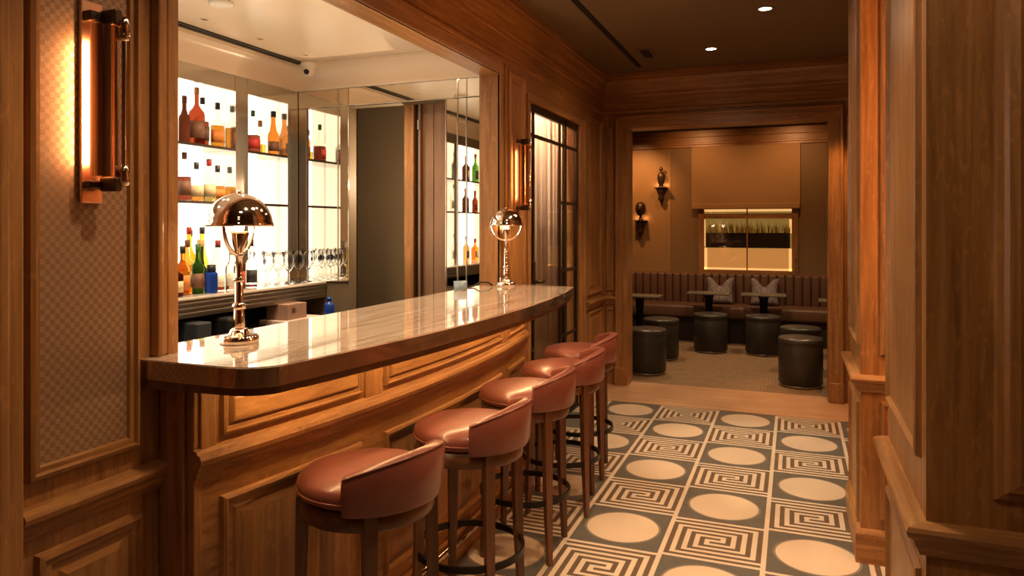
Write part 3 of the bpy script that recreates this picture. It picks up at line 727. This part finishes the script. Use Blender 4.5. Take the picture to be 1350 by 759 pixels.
# ------------------------------------------------------------------ table lamps
def make_lamp(loc, rz, label):
    t = thing('table_lamp', label, 'lamp', loc, rz, 'mushroom table lamps on the bar top')
    m = MB(); m.lathe([(0, 0), (.056, 0), (.058, .004), (.058, .018), (.053, .026), (.030, .028), (.026, .040), (.020, .045), (.0, .045)], seg=40); m.build('base', NICKEL, t)
    m = MB(); m.lathe([(.015, .040), (.017, .05), (.015, .10), (.013, .105)], seg=24); m.build('lower_stem', NICKEL, t)
    m = MB(); m.lathe([(.018, .104), (.020, .108), (.020, .116), (.015, .122)], seg=24); m.build('collar', NICKEL, t)
    m = MB(); m.lathe([(.0125, .12), (.0125, .19), (.010, .195), (.010, .262), (.014, .266), (.014, .272), (.008, .276)], seg=24); m.build('stem', NICKEL, t)
    m = MB(); m.lathe([(.0145, .188), (.016, .191), (.016, .197), (.0145, .200)], seg=24); m.build('collar', NICKEL, t)
    R = .098; zc = .362
    m = MB(); m.tube([(0, (R-.006)*math.cos(a), zc+(R-.006)*math.sin(a)) for a in [PI+PI*i/24 for i in range(25)]], .0055, 10)
    m.build('yoke', NICKEL, t)
    m = MB(); m.lathe([(.024, zc-.02), (.028, zc-.022), (.029, zc-.030), (.018, zc-.066), (.011, zc-.088)], seg=24); m.lathe([(.024, zc-.02), (.022, zc-.034), (0, zc-.036)], seg=24); m.build('bulb_cup', NICKEL, t)
    m = MB(); m.lathe([(0, zc+.045), (.018, zc+.035), (.022, zc+.018), (.014, zc-.012), (.010, zc-.034), (0, zc-.036)], seg=20); m.build('bulb', BULB, t)
    m = MB(); prof = [(R, zc-.006), (R+.003, zc-.006), (R+.003, zc+.002)] + [((R)*math.cos(a), zc+.095*math.sin(a)) for a in [PI/2*i/16 for i in range(1, 17)]]
    prof += [((R-.003)*math.cos(a), zc+.092*math.sin(a)) for a in [PI/2*i/16 for i in range(16, -1, -1)]] + [(R, zc-.006)]
    prof = [(max(r, 0), z) for r, z in prof]
    m.lathe(prof, seg=48); sh = m.build('lamp_shade', [NICKEL], t)
    m = MB(); m.lathe([((R-.0045)*math.cos(a), zc+.0905*math.sin(a)) for a in [PI/2*i/16 for i in range(0, 16)]] + [(0, zc+.0905)], seg=40); m.build('bounce_lining', plain('white_bounce', (.8, .72, .62), .5), sh)  # matt lining added so the shade bounces bulb light downward
    m = MB(); m.lathe([(0, .462-.008), (.006, .458), (.005, .466), (0, .468)], seg=14); m.build('finial', NICKEL, sh)
    m = MB(); m.lathe([(.007, 0), (.007, .02), (.004, .024), (0, .024)], (.036, -.030, .027), 12); m.build('switch', NICKEL, t)
    return t
l1 = make_lamp((-1.58, 1.735, 1.101), math.radians(15), 'shiny metal mushroom lamp at the near end of the bar, before the bottles')
l2 = copy_thing(l1, (-1.585, 3.93, 1.101), math.radians(-68), 'shiny metal mushroom lamp at the far end of the bar by the oak jamb')
m = MB(); m.tube([(-1.645, 3.875, 1.106), (-1.67, 3.865, 1.125), (-1.70, 3.82, 1.13), (-1.735, 3.80, 1.107), (-1.745, 3.74, 1.105)], .005, 8); m.build('cord_run', BLACK).name = 'power_cord'
tag(bpy.data.objects['power_cord'], 'black power cord lying on the stone top behind the far lamp', 'cord')
m = MB(); m.lathe([(.034, 0), (.036, .004), (.038, .05), (.035, .05), (.033, .006), (0, .006)], (-1.72, 3.59, 1.101), 28); m.lathe([(0, .006), (.030, .006), (.030, .03), (0, .03)], (-1.72, 3.59, 1.101), 20)
tag(m.build('glass_holder', plain('blue_tinted_glass', (.40, .55, .66), .08, trans=.5)), 'small pale blue glass tumbler at the back edge of the bar top before the passage', 'glass')

# ------------------------------------------------------------------ wall sconces
def make_sconce(loc, label):
    t = thing('wall_sconce', label, 'wall light', loc, 0, 'copper wall sconces flanking the bar opening')
    m = MB(); m.box(0, .012, -.030, .030, -.25, .25, 0, .003); m.build('backplate', plain('satin_copper', (.74, .45, .28), .32, metal=1), t)
    m = MB(); m.box(.012, .040, -.026, .026, .195, .222, 0, .004); m.box(.03, .085, .004, .026, .188, .228, 0, .005); m.build('bracket', BRONZE, t)
    m = MB(); m.box(.012, .040, -.026, .026, -.215, -.195, 0, .004); m.box(.03, .085, .004, .026, -.221, -.185, 0, .005); m.build('bracket', BRONZE, t)
    m = MB(); prof = [(.030, -.185), (.032, -.185), (.032, .185), (.030, .185), (.030, -.185)]
    m.lathe(prof, (.052, .0, 0), 24, a0=math.radians(-106), a1=math.radians(150)); m.build('shield', COPPER, t, smooth_angle=40)
    m = MB(); m.lathe([(0, -.16), (.006, -.16), (.006, .16), (0, .16)], (.048, 0, 0), 14); m.build('lamp_tube', TUBE, t)
    m = MB(); m.lathe([(.006, -.16), (.006, .16)], (.084, .030, 0), 12)
    m.lathe([(0, .150), (.012, .154), (.014, .166), (.010, .180), (.013, .19), (.013, .205), (.008, .212), (0, .214)], (.084, .030, 0), 16)
    m.lathe([(0, -.150), (.009, -.154), (.012, -.17), (.014, -.19), (.012, -.205), (0, -.21)], (.084, .030, 0), 16)
    m.build('glass_rod', NICKEL, t)
    return t
FX = WL + .006
s1 = make_sconce((FX, 1.275, 1.765), 'tall copper wall sconce on the checked fabric panel at the left')
s2 = copy_thing(s1, (WL+.012, 4.20, 1.775), 0, 'tall copper wall sconce on the oak panel between the bar and the glass door')
for s_, p in ((s1, 3.2), (s2, 3.2)):
    l = bpy.data.lights.new('sconce_lamp', 'AREA'); l.shape = 'RECTANGLE'; l.size = .012; l.size_y = .30; l.energy = p; l.color = (1, .47, .19)
    o = bpy.data.objects.new('sconce_lamp', l); COL.objects.link(o); o.location = Vector(s_.location) + Vector((.040, 0, 0)); o.rotation_euler = (PI/2, 0, PI/2)
    o.rotation_euler = Matrix(((0, 0, 1), (1, 0, 0), (0, 1, 0))).to_euler()   # lamp throws back onto the wall

# ------------------------------------------------------------------ security camera
t = thing('security_camera', 'white dome security camera in the corner of the bar ceiling', 'camera', (-2.94, 3.86, 2.52), math.radians(-30))
m = MB(); m.lathe([(.0, 0), (.052, 0), (.054, -.012), (.050, -.03), (.046, -.034)], seg=32); m.build('mount', WHITEP, t)
m = MB(); m.lathe([(.046, -.03), (.046, -.05), (.040, -.072), (.026, -.088), (0, -.094)], seg=32); m.build('housing', WHITEP, t)
m = MB(); m.lathe([(0, .0), (.016, .0), (.018, -.012), (.014, -.020), (0, -.022)], seg=20); ln = m.build('lens', BLACK, t); ln.location = (.024, -.022, -.064); ln.rotation_euler = (math.radians(-45), math.radians(-45), 0)

# ------------------------------------------------------------------ bottles
GM = {}
def glassy(col, key):
    if key not in GM: GM[key] = plain('bottle_'+key, col, .03, trans=.45 if key in ('dark', 'brown', 'darkgreen', 'blue') else .97 if key == 'clear' else .82, ior=1.10)
    return GM[key]
def liquor(key):
    k = 'liq_'+key
    if k not in GM: GM[k] = plain('spirit_'+key, BOT[key], .05, trans=.7, ior=1.1)
    return GM[k]
BOT = {'amber': (.72, .25, .035), 'orange': (1.0, .40, .025), 'red': (.24, .035, .012), 'brown': (.12, .03, .012), 'dark': (.05, .012, .008),
       'clear': (.95, .94, .90), 'yellow': (.92, .62, .06), 'green': (.10, .28, .04), 'darkgreen': (.03, .06, .015), 'blue': (.02, .06, .38), 'pink': (.90, .52, .42), 'gold': (.80, .55, .15)}
CAPS = {k: plain('cap_'+k, v, .35) for k, v in {'black': (.012, .01, .01), 'red': (.30, .015, .01), 'cork': (.35, .17, .07), 'gold': (.55, .33, .09), 'green': (.05, .14, .03), 'white': (.7, .65, .58), 'brown': (.10, .035, .015)}.items()}
LABM = {k: plain('paper_'+k, v, .6) for k, v in {'white': (.72, .66, .56), 'cream': (.62, .48, .28), 'brown': (.16, .07, .035), 'black': (.02, .016, .014), 'orange': (.60, .20, .03), 'red': (.42, .03, .015)}.items()}
def bottle(loc, label, r=.036, h=.29, col='amber', cap='black', lab=None, sq=False, fill=1.0, neck=.38, nr=.012, group=None, sh=.10, rz=0):
    t = thing('bottle', label, 'bottle', loc, rz, group)
    hb = h*(1-neck); pw = 5 if sq else None; hs = h*sh
    body = [(0, .003), (r*.92, 0), (r, .006), (r, hb-hs), (r*.93, hb-hs*.45), (r*.62, hb), (nr*1.25, hb+hs*.6), (nr, hb+hs), (nr, h-.030)]
    m = MB(); m.lathe(body + [(0, h-.030)], seg=28, power=pw) if fill >= 1 else m.lathe(body, seg=28, power=pw)
    m.build('glass_body', glassy(BOT['clear'], 'clear') if fill < 1 else glassy(BOT[col], col), t)
    if fill < 1:
        hl = (hb-hs)*fill; m = MB(); m.lathe([(0, .006), (r*.86, .006), (r*.90, .012), (r*.90, hl), (0, hl)], seg=24, power=pw); m.build('liquid', liquor(col), t)
    m = MB(); m.lathe([(0, h-.040), (nr*1.15, h-.040), (nr*1.2, h-.036), (nr*1.2, h-.002), (nr*.9, h), (0, h)], seg=18); m.build('cap', CAPS[cap], t)
    if lab:
        m = MB(); z0, z1 = (hb-hs)*.22, (hb-hs)*.78
        m.lathe([(r*1.005, z0), (r*1.012, z0), (r*1.012, z1), (r*1.005, z1)], seg=24, a0=-1.25, a1=1.25, power=pw); m.build('paper_label', LABM[lab], t)
    return t
Z1, Z2, Z3 = 1.921, 1.598, 1.091
XT = -3.20
RZ = math.radians(-35)
B = [
 # top shelf, first bay
 (XT, 2.985, Z1, 'dark whisky bottle at the left edge of the top shelf beside the oak casing', dict(r=.042, h=.25, col='dark', cap='cork', lab='black')),
 (XT-.07, 3.03, Z1, 'tall clear bottle with black cap standing at the back of the top shelf, left', dict(r=.035, h=.31, col='brown', cap='black', fill=.35)),
 (XT, 3.085, Z1, 'slim deep red bottle second from left on the top shelf', dict(r=.030, h=.27, col='brown', cap='brown')),
 (XT+.01, 3.165, Z1, 'tall round red brown bottle with brown label on the top shelf, first bay', dict(r=.044, h=.33, col='red', cap='cork', lab='brown')),
 (XT-.035, 3.252, Z1, 'square dark red bottle with black cap beside the orange one on the top shelf', dict(r=.036, h=.29, col='red', cap='black', lab='brown', sq=True, fill=.97)),
 (XT, 3.335, Z1, 'bright orange square flask with a black cap at right of the top shelf, first bay', dict(r=.038, h=.27, col='orange', cap='black', lab='orange', sq=True, neck=.40, fill=.97)),
 # top shelf, second bay
 (XT, 3.635, Z1, 'squat red decanter with a slim dark neck on the top shelf, second bay', dict(r=.045, h=.27, col='red', cap='green', neck=.48, nr=.011, lab='red', fill=.97)),
 (XT-.03, 3.735, Z1, 'clear cork stoppered bottle holding a little pale gold spirit on the top shelf', dict(r=.036, h=.22, col='yellow', cap='cork', fill=.55)),
 (XT+.01, 3.815, Z1, 'tall long necked amber bottle with black cap, last on the top shelf', dict(r=.036, h=.29, col='amber', cap='black', neck=.45, nr=.015, sh=.16, lab='brown')),
 # middle shelf
 (XT, 2.985, Z2, 'pale clear bottle at the left edge of the middle shelf by the casing', dict(r=.032, h=.20, col='gold', cap='cork', fill=.4)),
 (XT, 3.085, Z2, 'tall red brown bottle with dark cap on the middle shelf', dict(r=.036, h=.275, col='red', cap='brown', lab='brown', fill=.95)),
 (XT, 3.172, Z2, 'squat clear bottle with black cap and amber spirit on the middle shelf', dict(r=.040, h=.225, col='amber', cap='black', fill=.45, lab='cream')),
 (XT+.01, 3.258, Z2, 'clear bottle with a tall red cap and white neck on the middle shelf', dict(r=.038, h=.25, col='gold', cap='red', fill=.6, lab='cream')),
 (XT-.01, 3.345, Z2, 'wide orange square decanter with black stopper at right of the middle shelf', dict(r=.040, h=.22, col='orange', cap='black', sq=True, neck=.45, lab='orange', fill=.97)),
 # counter back row
 (XT-.04, 3.03, Z3, 'yellow bottle at the far left of the back row on the counter', dict(r=.034, h=.34, col='yellow', cap='black')),
 (XT+.045, 3.075, Z3, 'yellow bottle with dark red cap in the back row on the counter', dict(r=.034, h=.36, col='gold', cap='red', lab='orange')),
 (XT-.02, 3.145, Z3, 'greenish yellow bottle with black cap in the back row on the counter', dict(r=.034, h=.345, col='yellow', cap='black', lab='white')),
 (XT, 3.215, Z3, 'bright yellow tapered bottle at right of the back row on the counter', dict(r=.036, h=.36, col='yellow', cap='black', neck=.45, sh=.2)),
 # counter front row
 (-2.985, 2.812, Z3, 'black bottle with a round cream label at the front left of the counter', dict(r=.044, h=.20, col='dark', cap='black', lab='cream')),
 (-3.02, 2.90, Z3, 'amber bottle with an orange label next to the round label bottle', dict(r=.038, h=.26, col='amber', cap='black', lab='orange')),
 (-3.08, 2.99, Z3, 'clear brandy bottle with amber base behind the front row on the counter', dict(r=.036, h=.29, col='orange', cap='brown', fill=.6, lab='cream')),
 (-3.0, 2.985, Z3, 'dark green bottle with a bright green neck on the counter', dict(r=.030, h=.27, col='green', cap='green', lab='brown')),
 (-3.08, 3.085, Z3, 'bottle with a long gold foil neck standing behind the blue bottle', dict(r=.032, h=.29, col='darkgreen', cap='gold', neck=.5, nr=.016, lab='brown')),
 (-2.965, 3.045, Z3, 'squat cobalt blue bottle at the counter edge', dict(r=.033, h=.155, col='blue', cap='black', neck=.25, nr=.020)),
 (-3.02, 3.15, Z3, 'clear tapered bottle with a dark red cap and red base on the counter', dict(r=.036, h=.285, col='red', cap='red', fill=.22, sh=.3, neck=.3, lab='white')),
 (-2.99, 3.222, Z3, 'clear bottle of pale pink spirit just left of the near lamp stem', dict(r=.032, h=.24, col='pink', cap='white', fill=.7, lab='white')),
 (-3.02, 3.315, Z3, 'reddish brown bottle seen behind the near lamp stem', dict(r=.036, h=.25, col='brown', cap='black', lab='red')),
 (-3.0, 3.395, Z3, 'clear vodka bottle with black cap, dark label and red foot on the counter', dict(r=.033, h=.285, col='red', cap='black', fill=.14, lab='black', neck=.42)),
]
for x, y, z, lab, kw in B: bottle((x, y, z), lab, rz=RZ, **kw)
# bottles of the near bays, seen reflected in the side mirrors
RG = 'bottles seen reflected in the mirror right of the passage'
rng = random.Random(3)
for z in (Z1, Z2, Z3):
    for y in (.70, .95, 1.20, 1.74, 1.97, 2.22):
        y += rng.uniform(-.02, .02)
        bottle((XT+.02, y, z), 'spirit bottle showing only as a reflection in the mirror right of the passage', rz=RZ, r=rng.uniform(.030, .042), h=rng.uniform(.22, .31),
               col=rng.choice(['amber', 'red', 'clear', 'green', 'brown', 'darkgreen']), cap=rng.choice(['black', 'red', 'gold']), lab=rng.choice(['white', 'cream', 'brown']), group=RG)
# blue plastic bottle in the niche
m = MB(); m.lathe([(0, 0), (.030, 0), (.032, .004), (.032, .085), (.028, .098), (.012, .108), (.012, .118), (0, .118)], seg=24); m.build('body', BLUE, bpy.data.objects['blue_bottle'])
m = MB(); m.lathe([(0, .112), (.015, .112), (.015, .135), (0, .137)], seg=18); m.build('cap', BLUE, bpy.data.objects['blue_bottle'])
# stemware
def wineglass(loc, label, group, h=.20, r=.033):
    t = thing('wine_glass', label, 'glass', loc, 0, group)
    m = MB(); m.lathe([(.004, .075*h/.2), (.016, .085*h/.2), (r, .12*h/.2), (r*1.02, .15*h/.2), (r*.86, h), (r*.82, h), (r*.97, .15*h/.2), (r*.94, .122*h/.2), (.012, .09*h/.2), (0, .086*h/.2)], seg=20); m.build('bowl', GLASS, t)
    m = MB(); m.lathe([(0, 0), (.030, 0), (.030, .002), (.006, .006), (.0035, .02), (.0035, .076*h/.2), (0, .078*h/.2)], seg=18); m.build('stem', GLASS, t)
    return t
GG = 'stemmed glasses on the back counter'
g0 = None; k = 0
for row, x in enumerate((-2.98, -3.07, -3.16, -3.25)):
    for j in range(5):
        y = (3.52 if x > -3.08 else 3.545) + j*.095 + .02*(row % 2)
        if y > (3.94 if x > -3.08 else 3.82): continue
        lab = 'clear stemmed wine glass in the tight rows at the right end of the back counter'
        g0 = wineglass((x, y, Z3), lab, GG) if g0 is None else g0
        if k: copy_thing(g0, (x, y, Z3), 0, lab)
        k += 1

# ------------------------------------------------------------------ lounge
YL = 9.8
FLW = lambda u, v, d: (u, YL-d, v)
m = MB(); m.box(-2.9, 1.6, YL, YL+.12, 0, 2.74, 0); m.box(-1.57, 1.6, YL-.006, YL, .8, 2.50, 2)
m.box(-1.60, -1.55, YL-.012, YL, .8, 2.50, 0); 
WOODB = 1
m.box(-2.9, 1.6, YL-.03, YL, 2.50, 2.72, WOODB, .004); m.box(-2.9, 1.6, YL-.045, YL, 2.53, 2.56, WOODB, .005); m.box(-2.9, 1.6, YL-.05, YL, 2.63, 2.72, WOODB, .005)
m.box(-2.9, 1.6, YL-.02, YL, 0, .84, WOODB)
struct(m, 'wall_lounge_back', [CREAMPAPER, WX, plain('brown_wallcovering', (.21, .125, .052), .55, noise=.12, nscale=60)])
m = MB(); m.box(-2.9, -2.55, 6.6, YL, 0, 2.74, 0); struct(m, 'wall_lounge_left', CREAMPAPER)
m = MB(); m.box(1.25, 1.6, 6.6, YL, 0, 2.74, 0); struct(m, 'wall_lounge_right', CREAMPAPER)
m = MB(); m.box(-2.9, E0-.0, YW+.16, YW+.20, 0, 2.7, 0); m.box(E1, 1.6, YW+.16, YW+.20, 0, 2.7, 0); m.box(E0, E1, YW+.16, YW+.20, ET+.05, 2.7, 0); struct(m, 'wall_lounge_front', WX)
# window
m = MB()
wx0, wx1, wz0, wz1 = -1.107, -.027, .88, 1.685
for a, b in ((wx0-.075, wx0), (wx1, wx1+.075)): m.box(a, b, YL-.05, YL+.02, wz0, wz1+.03, 0, .005)
m.box(wx0-.075, wx1+.075, YL-.05, YL+.02, wz0-.06, wz0, 1, .005); m.box(wx0-.075, wx1+.075, YL-.05, YL+.02, wz1+.03, wz1+.05, 1, .005)
m.box(wx0, wx1, YL-.04, YL-.02, 1.548, 1.612, 1)
win = struct(m, 'window_1', [WV, WX])
m = MB(); m.box((wx0+wx1)/2-.008, (wx0+wx1)/2+.008, YL-.03, YL-.015, wz0, wz1); m.build('glazing_bar', WV, win)
m = MB(); m.box(wx0, wx1, YL-.022, YL-.02, wz0, wz1); m.build('pane', PANE, win)
m = MB(); m.tube([(wx1+.05, YL-.056, .86), (wx1+.05, YL-.056, 1.02)], .003, 8); m.lathe([(0, -.012), (.014, 0), (0, .012)], (wx1+.05, YL-.06, 1.04), 12); m.build('latch', NICKEL, win)
# the box beyond the pane: planter and frosted lower panels
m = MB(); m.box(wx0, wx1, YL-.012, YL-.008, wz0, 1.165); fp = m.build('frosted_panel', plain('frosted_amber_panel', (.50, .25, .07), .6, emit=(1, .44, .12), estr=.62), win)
m = MB()
for a, b, c_, d_ in ((wx0, wx0+.035, wz0, 1.165), (wx1-.035, wx1, wz0, 1.165), (wx0, wx1, wz0, wz0+.025), (wx0, wx0+.012, 1.18, 1.54), (wx1-.03, wx1, 1.36, 1.54), (wx0, wx1, 1.64, 1.67)): m.box(a, b, YL-.014, YL-.012, c_, d_)
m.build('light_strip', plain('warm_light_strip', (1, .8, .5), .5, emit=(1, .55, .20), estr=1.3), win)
m = MB(); m.box(wx0, wx1, YL-.010, YL-.006, 1.165, 1.69); m.build('glowing_backing', plain('olive_gold_backing', (.25, .17, .04), .7, emit=(1, .62, .16), estr=.30), win)  # emission put into the backing stands in for light behind the grass
m = MB(); m.box(wx0+.02, wx1-.02, YL-.019, YL-.0125, 1.168, 1.362, 0); m.box(wx0+.02, wx1-.02, YL-.0195, YL-.0125, 1.255, 1.261, 0); tag(m.build('planter', BLACK), 'long black planter trough inside the lounge window', 'planter')
m = MB()
for i in range(260):
    x = rng.uniform(wx0+.02, wx1-.02); h = rng.uniform(.08, .18); dx = rng.uniform(-.03, .03); y = YL-.0165 + rng.uniform(-.002, .002); ww = rng.uniform(.003, .006)
    f = m.quad([(x-ww, y, 1.362), (x+ww, y, 1.362), (x+dx, y-.001, 1.362+h)], rng.choice((0, 1, 1)))
g = m.build('grass', [plain('dark_grass', (.05, .06, .012), .6), plain('gold_grass', (.62, .50, .10), .6)]); tag(g, 'tufty green and gold grass growing in the window planter', 'grass'); g['kind'] = 'stuff'
# roman blind
t = thing('roman_blind', 'tan linen roman blind pulled halfway down over the lounge window', 'blind', (-.6, YL-.06, 2.49), world=True)
m = MB(); m.box(-1.264, .072, YL-.085, YL-.075, 1.74, 2.495); m.build('cloth', BLIND, t)
m = MB(); m.box(-1.262, .070, YL-.10, YL-.072, 1.672, 1.745, 0, .012); m.build('bottom_fold', BLIND, t)
m = MB(); m.box(-1.264, .072, YL-.075, YL-.02, 2.46, 2.497, 0, .004); m.build('head_rail', BLIND, t)

# wall brackets with sculptures
BRZ = plain('patinated_bronze', (.055, .032, .020), .35, metal=.5, noise=.3, nscale=60)
def bracket(x, z, label):
    t = thing('wall_bracket', label, 'bracket shelf', (x, YL, z), 0, 'carved brackets on the lounge wall')
    m = MB(); m.box(-.085, .085, -.15, -.001, -.016, 0, 0, .004); m.build('shelf', BRZ, t)
    m = MB(); m.lathe([(.012, -.19), (.035, -.18), (.045, -.15), (.03, -.12), (.05, -.08), (.065, -.04), (.06, -.016), (0, -.016)], (0, -.07, 0), 20); m.lathe([(0, -.22), (.02, -.20), (.012, -.185)], (0, -.07, 0), 16)
    m.build('corbel', BRZ, t)
    return t
def bust(x, z, label):
    t = thing('bust', label, 'sculpture', (x, YL-.075, z+.001), 0)
    m = MB(); m.lathe([(0, 0), (.036, 0), (.036, .012), (.018, .03), (.018, .05)], seg=20); m.build('socle', BRZ, t)
    m = MB(); m.lathe([(.018, .045), (.05, .075), (.072, .12), (.078, .165), (.066, .215), (.035, .245), (0, .252)], seg=24, sx=.92); m.build('head', BRZ, t)
    m = MB(); m.lathe([(0, -.02), (.014, -.012), (.010, .02), (0, .03)], (0, -.078, .15), 10); m.build('nose', BRZ, t.children[1])
    return t
def figurine(x, z, label):
    t = thing('figurine', label, 'sculpture', (x, YL-.075, z+.001), 0)
    m = MB(); m.lathe([(0, 0), (.04, 0), (.04, .012), (.026, .02)], seg=20); m.build('socle', BRZ, t)
    m = MB(); m.lathe([(.026, .015), (.042, .06), (.052, .11), (.05, .15), (.036, .185), (.016, .20), (.014, .215), (.026, .232), (.024, .252), (.010, .27), (0, .272)], seg=20, sy=.7); m.build('figure', BRZ, t)
    return t
bracket(-1.945, 1.53, 'lower carved wall bracket holding the round head bust in the lounge'); bust(-1.945, 1.53, 'dark round head bust standing on the lower wall bracket in the lounge')
bracket(-1.667, 1.975, 'upper carved wall bracket holding the slim dark figurine in the lounge'); figurine(-1.667, 1.975, 'slim dark figurine on the upper wall bracket left of the roman blind')
bracket(-2.20, 1.975, 'carved wall bracket half hidden behind the left jamb of the lounge opening'); figurine(-2.20, 1.975, 'dark figurine half hidden behind the left jamb of the lounge opening')
for x, z in ((-1.945, 1.53), (-1.667, 1.975), (-2.20, 1.975)):
    for dx in (-.06, .06): point((x+dx, YL-.04, z+.03), .22, col=ORANGE, r=.01)

# banquette
bq = thing('banquette', 'long brown leather banquette with a channelled back along the lounge wall', 'bench', (-.6, 9.5, 0), world=True)
m = MB(); m.box(-2.5, 1.2, 9.20, YL-.056, .30, .455, 0, .035, 4); m.box(-2.5, -1.92, 7.3, 9.22, .30, .455, 0, .035, 4); m.box(.66, 1.2, 7.6, 9.22, .30, .455, 0, .035, 4); m.build('seat', BROWNLEA, bq, smooth_angle=50)
m = MB(); m.box(-2.5, 1.2, 9.25, YL-.056, 0, .30); m.box(-2.5, -1.97, 7.32, 9.3, 0, .30); m.box(.70, 1.2, 7.62, 9.3, 0, .30); m.build('base', plain('dark_plinth', (.022, .014, .010), .5), bq)
m = MB(); x = -2.5; rb = random.Random(5)
while x < 1.2:
    wch = .10; m.box(x, x+wch-.004, YL-.16, YL-.056, .44, .83, 0, .022, 3); x += wch
m.build('channelled_back', BROWNLEA, bq, smooth_angle=50)
m = MB(); y = 7.3
while y < 9.5: m.box(-2.54, -2.43, y, y+.096, .44, .83, 0, .022, 3); y += .10
m.build('side_back', BROWNLEA, bq, smooth_angle=50)
# cushions
def cushion(x, label):
    t = thing('cushion', label, 'cushion', (x, 9.50, .457), 0)
    mt, N, L, b = new_mat('mauve_patterned_cloth'); tc = N.new('ShaderNodeTexCoord'); wv = N.new('ShaderNodeTexVoronoi'); wv.inputs['Scale'].default_value = 34
    mx = N.new('ShaderNodeMix'); mx.data_type = 'RGBA'; mx.inputs[6].default_value = (.10, .08, .075, 1); mx.inputs[7].default_value = (.34, .27, .27, 1)
    L.new(tc.outputs['Object'], wv.inputs[0]); L.new(wv.outputs['Distance'], mx.inputs[0]); L.new(mx.outputs[2], b.inputs['Base Color']); b.inputs['Roughness'].default_value = .75
    m = MB(); n = 16; F, Bk = {}, {}
    for i in range(n+1):
        for j in range(n+1):
            u, v = i/n*2-1, j/n*2-1
            hw = .175*(1 - .10*(1-v*v)); xx = u*hw
            top = .345 - .115*math.exp(-(u/.42)**2)*(1) ; zz = (j/n)*top
            d_ = .075*max(0, (1-u**4)*(1-v**4))**.5 * (1-.35*math.exp(-(u/.3)**2)*max(0, v))
            F[i, j] = m.bm.verts.new((xx, -d_, zz)); Bk[i, j] = m.bm.verts.new((xx, d_, zz))
    for i in range(n):
        for j in range(n):
            m.bm.faces.new((F[i,j], F[i+1,j], F[i+1,j+1], F[i,j+1])).smooth = True; m.bm.faces.new((Bk[i,j], Bk[i,j+1], Bk[i+1,j+1], Bk[i+1,j])).smooth = True
    bmesh.ops.remove_doubles(m.bm, verts=m.bm.verts[:], dist=1e-5)
    o = m.build('cover', mt, t); o.rotation_euler = (math.radians(-12), 0, 0)
cushion(-.885, 'mauve patterned cushion with a pinched top behind the left lounge table')
cushion(-.345, 'mauve patterned cushion with a pinched top behind the right lounge table, under the window')
# tables
TT = plain('table_stone', (.15, .12, .085), .25)
def table(loc, label, w=.25, d=.15):
    t = thing('pedestal_table', label, 'table', loc, 0, 'small pedestal tables in the lounge')
    m = MB(); m.box(-w, w, -d, d, .625, .648, 0, .006); m.build('table_top', TT, t)
    m = MB(); m.lathe([(.068, .625), (.05, .58), (.042, .45), (.042, .08), (.05, .04), (.15, .02), (.15, 0), (0, 0)], seg=28); m.lathe([(0, .624), (.068, .624)], seg=28); m.build('pedestal', BLACKMET, t)
    return t
tb = table((-.965, 9.0, 0), 'small dark pedestal table in front of the left mauve cushion')
copy_thing(tb, (-.335, 9.0, 0), 0, 'small dark pedestal table in front of the right mauve cushion')
copy_thing(tb, (-1.68, 8.35, 0), 0, 'small pedestal table at the left edge of the lounge opening')
copy_thing(tb, (.50, 8.55, 0), 0, 'small pedestal table at the right edge of the lounge opening')
# ottomans
def ottoman(loc, label, r=.19, h=.445):
    t = thing('ottoman', label, 'ottoman', loc, 0, 'round dark leather ottomans in the lounge')
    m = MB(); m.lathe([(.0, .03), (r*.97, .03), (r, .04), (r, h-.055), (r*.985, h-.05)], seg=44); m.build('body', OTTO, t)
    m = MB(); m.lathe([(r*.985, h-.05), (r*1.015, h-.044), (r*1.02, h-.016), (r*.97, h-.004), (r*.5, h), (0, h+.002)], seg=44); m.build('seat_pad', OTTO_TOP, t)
    m = MB(); m.lathe([(r*1.003, h-.066), (r*1.012, h-.06), (r*1.003, h-.054)], seg=44); m.build('piping', OTTO, t)
    m = MB(); m.lathe([(0, 0), (r*.93, 0), (r*.93, .03), (0, .03)], seg=44); m.build('base_ring', STEEL, t)
    return t
ot = ottoman((-1.36, 7.10, 0), 'dark leather ottoman nearest the left jamb of the lounge opening')
for x, y, lab in ((-1.36, 7.93, 'dark leather ottoman just behind the one nearest the left jamb'),
                  (-.90, 8.57, 'dark leather ottoman in front of the left mauve cushion, by its pedestal table'),
                  (-.33, 8.60, 'dark leather ottoman in front of the right mauve cushion, by its pedestal table'),
                  (.06, 7.75, 'dark leather ottoman half hidden behind the one at right front'),
                  (.055, 7.04, 'dark leather ottoman at right front of the lounge, nearest the right jamb')):
    copy_thing(ot, (x, y, 0), 0, lab)

for o in WORLDROOTS:
    if '_w' in o: del o['_w']
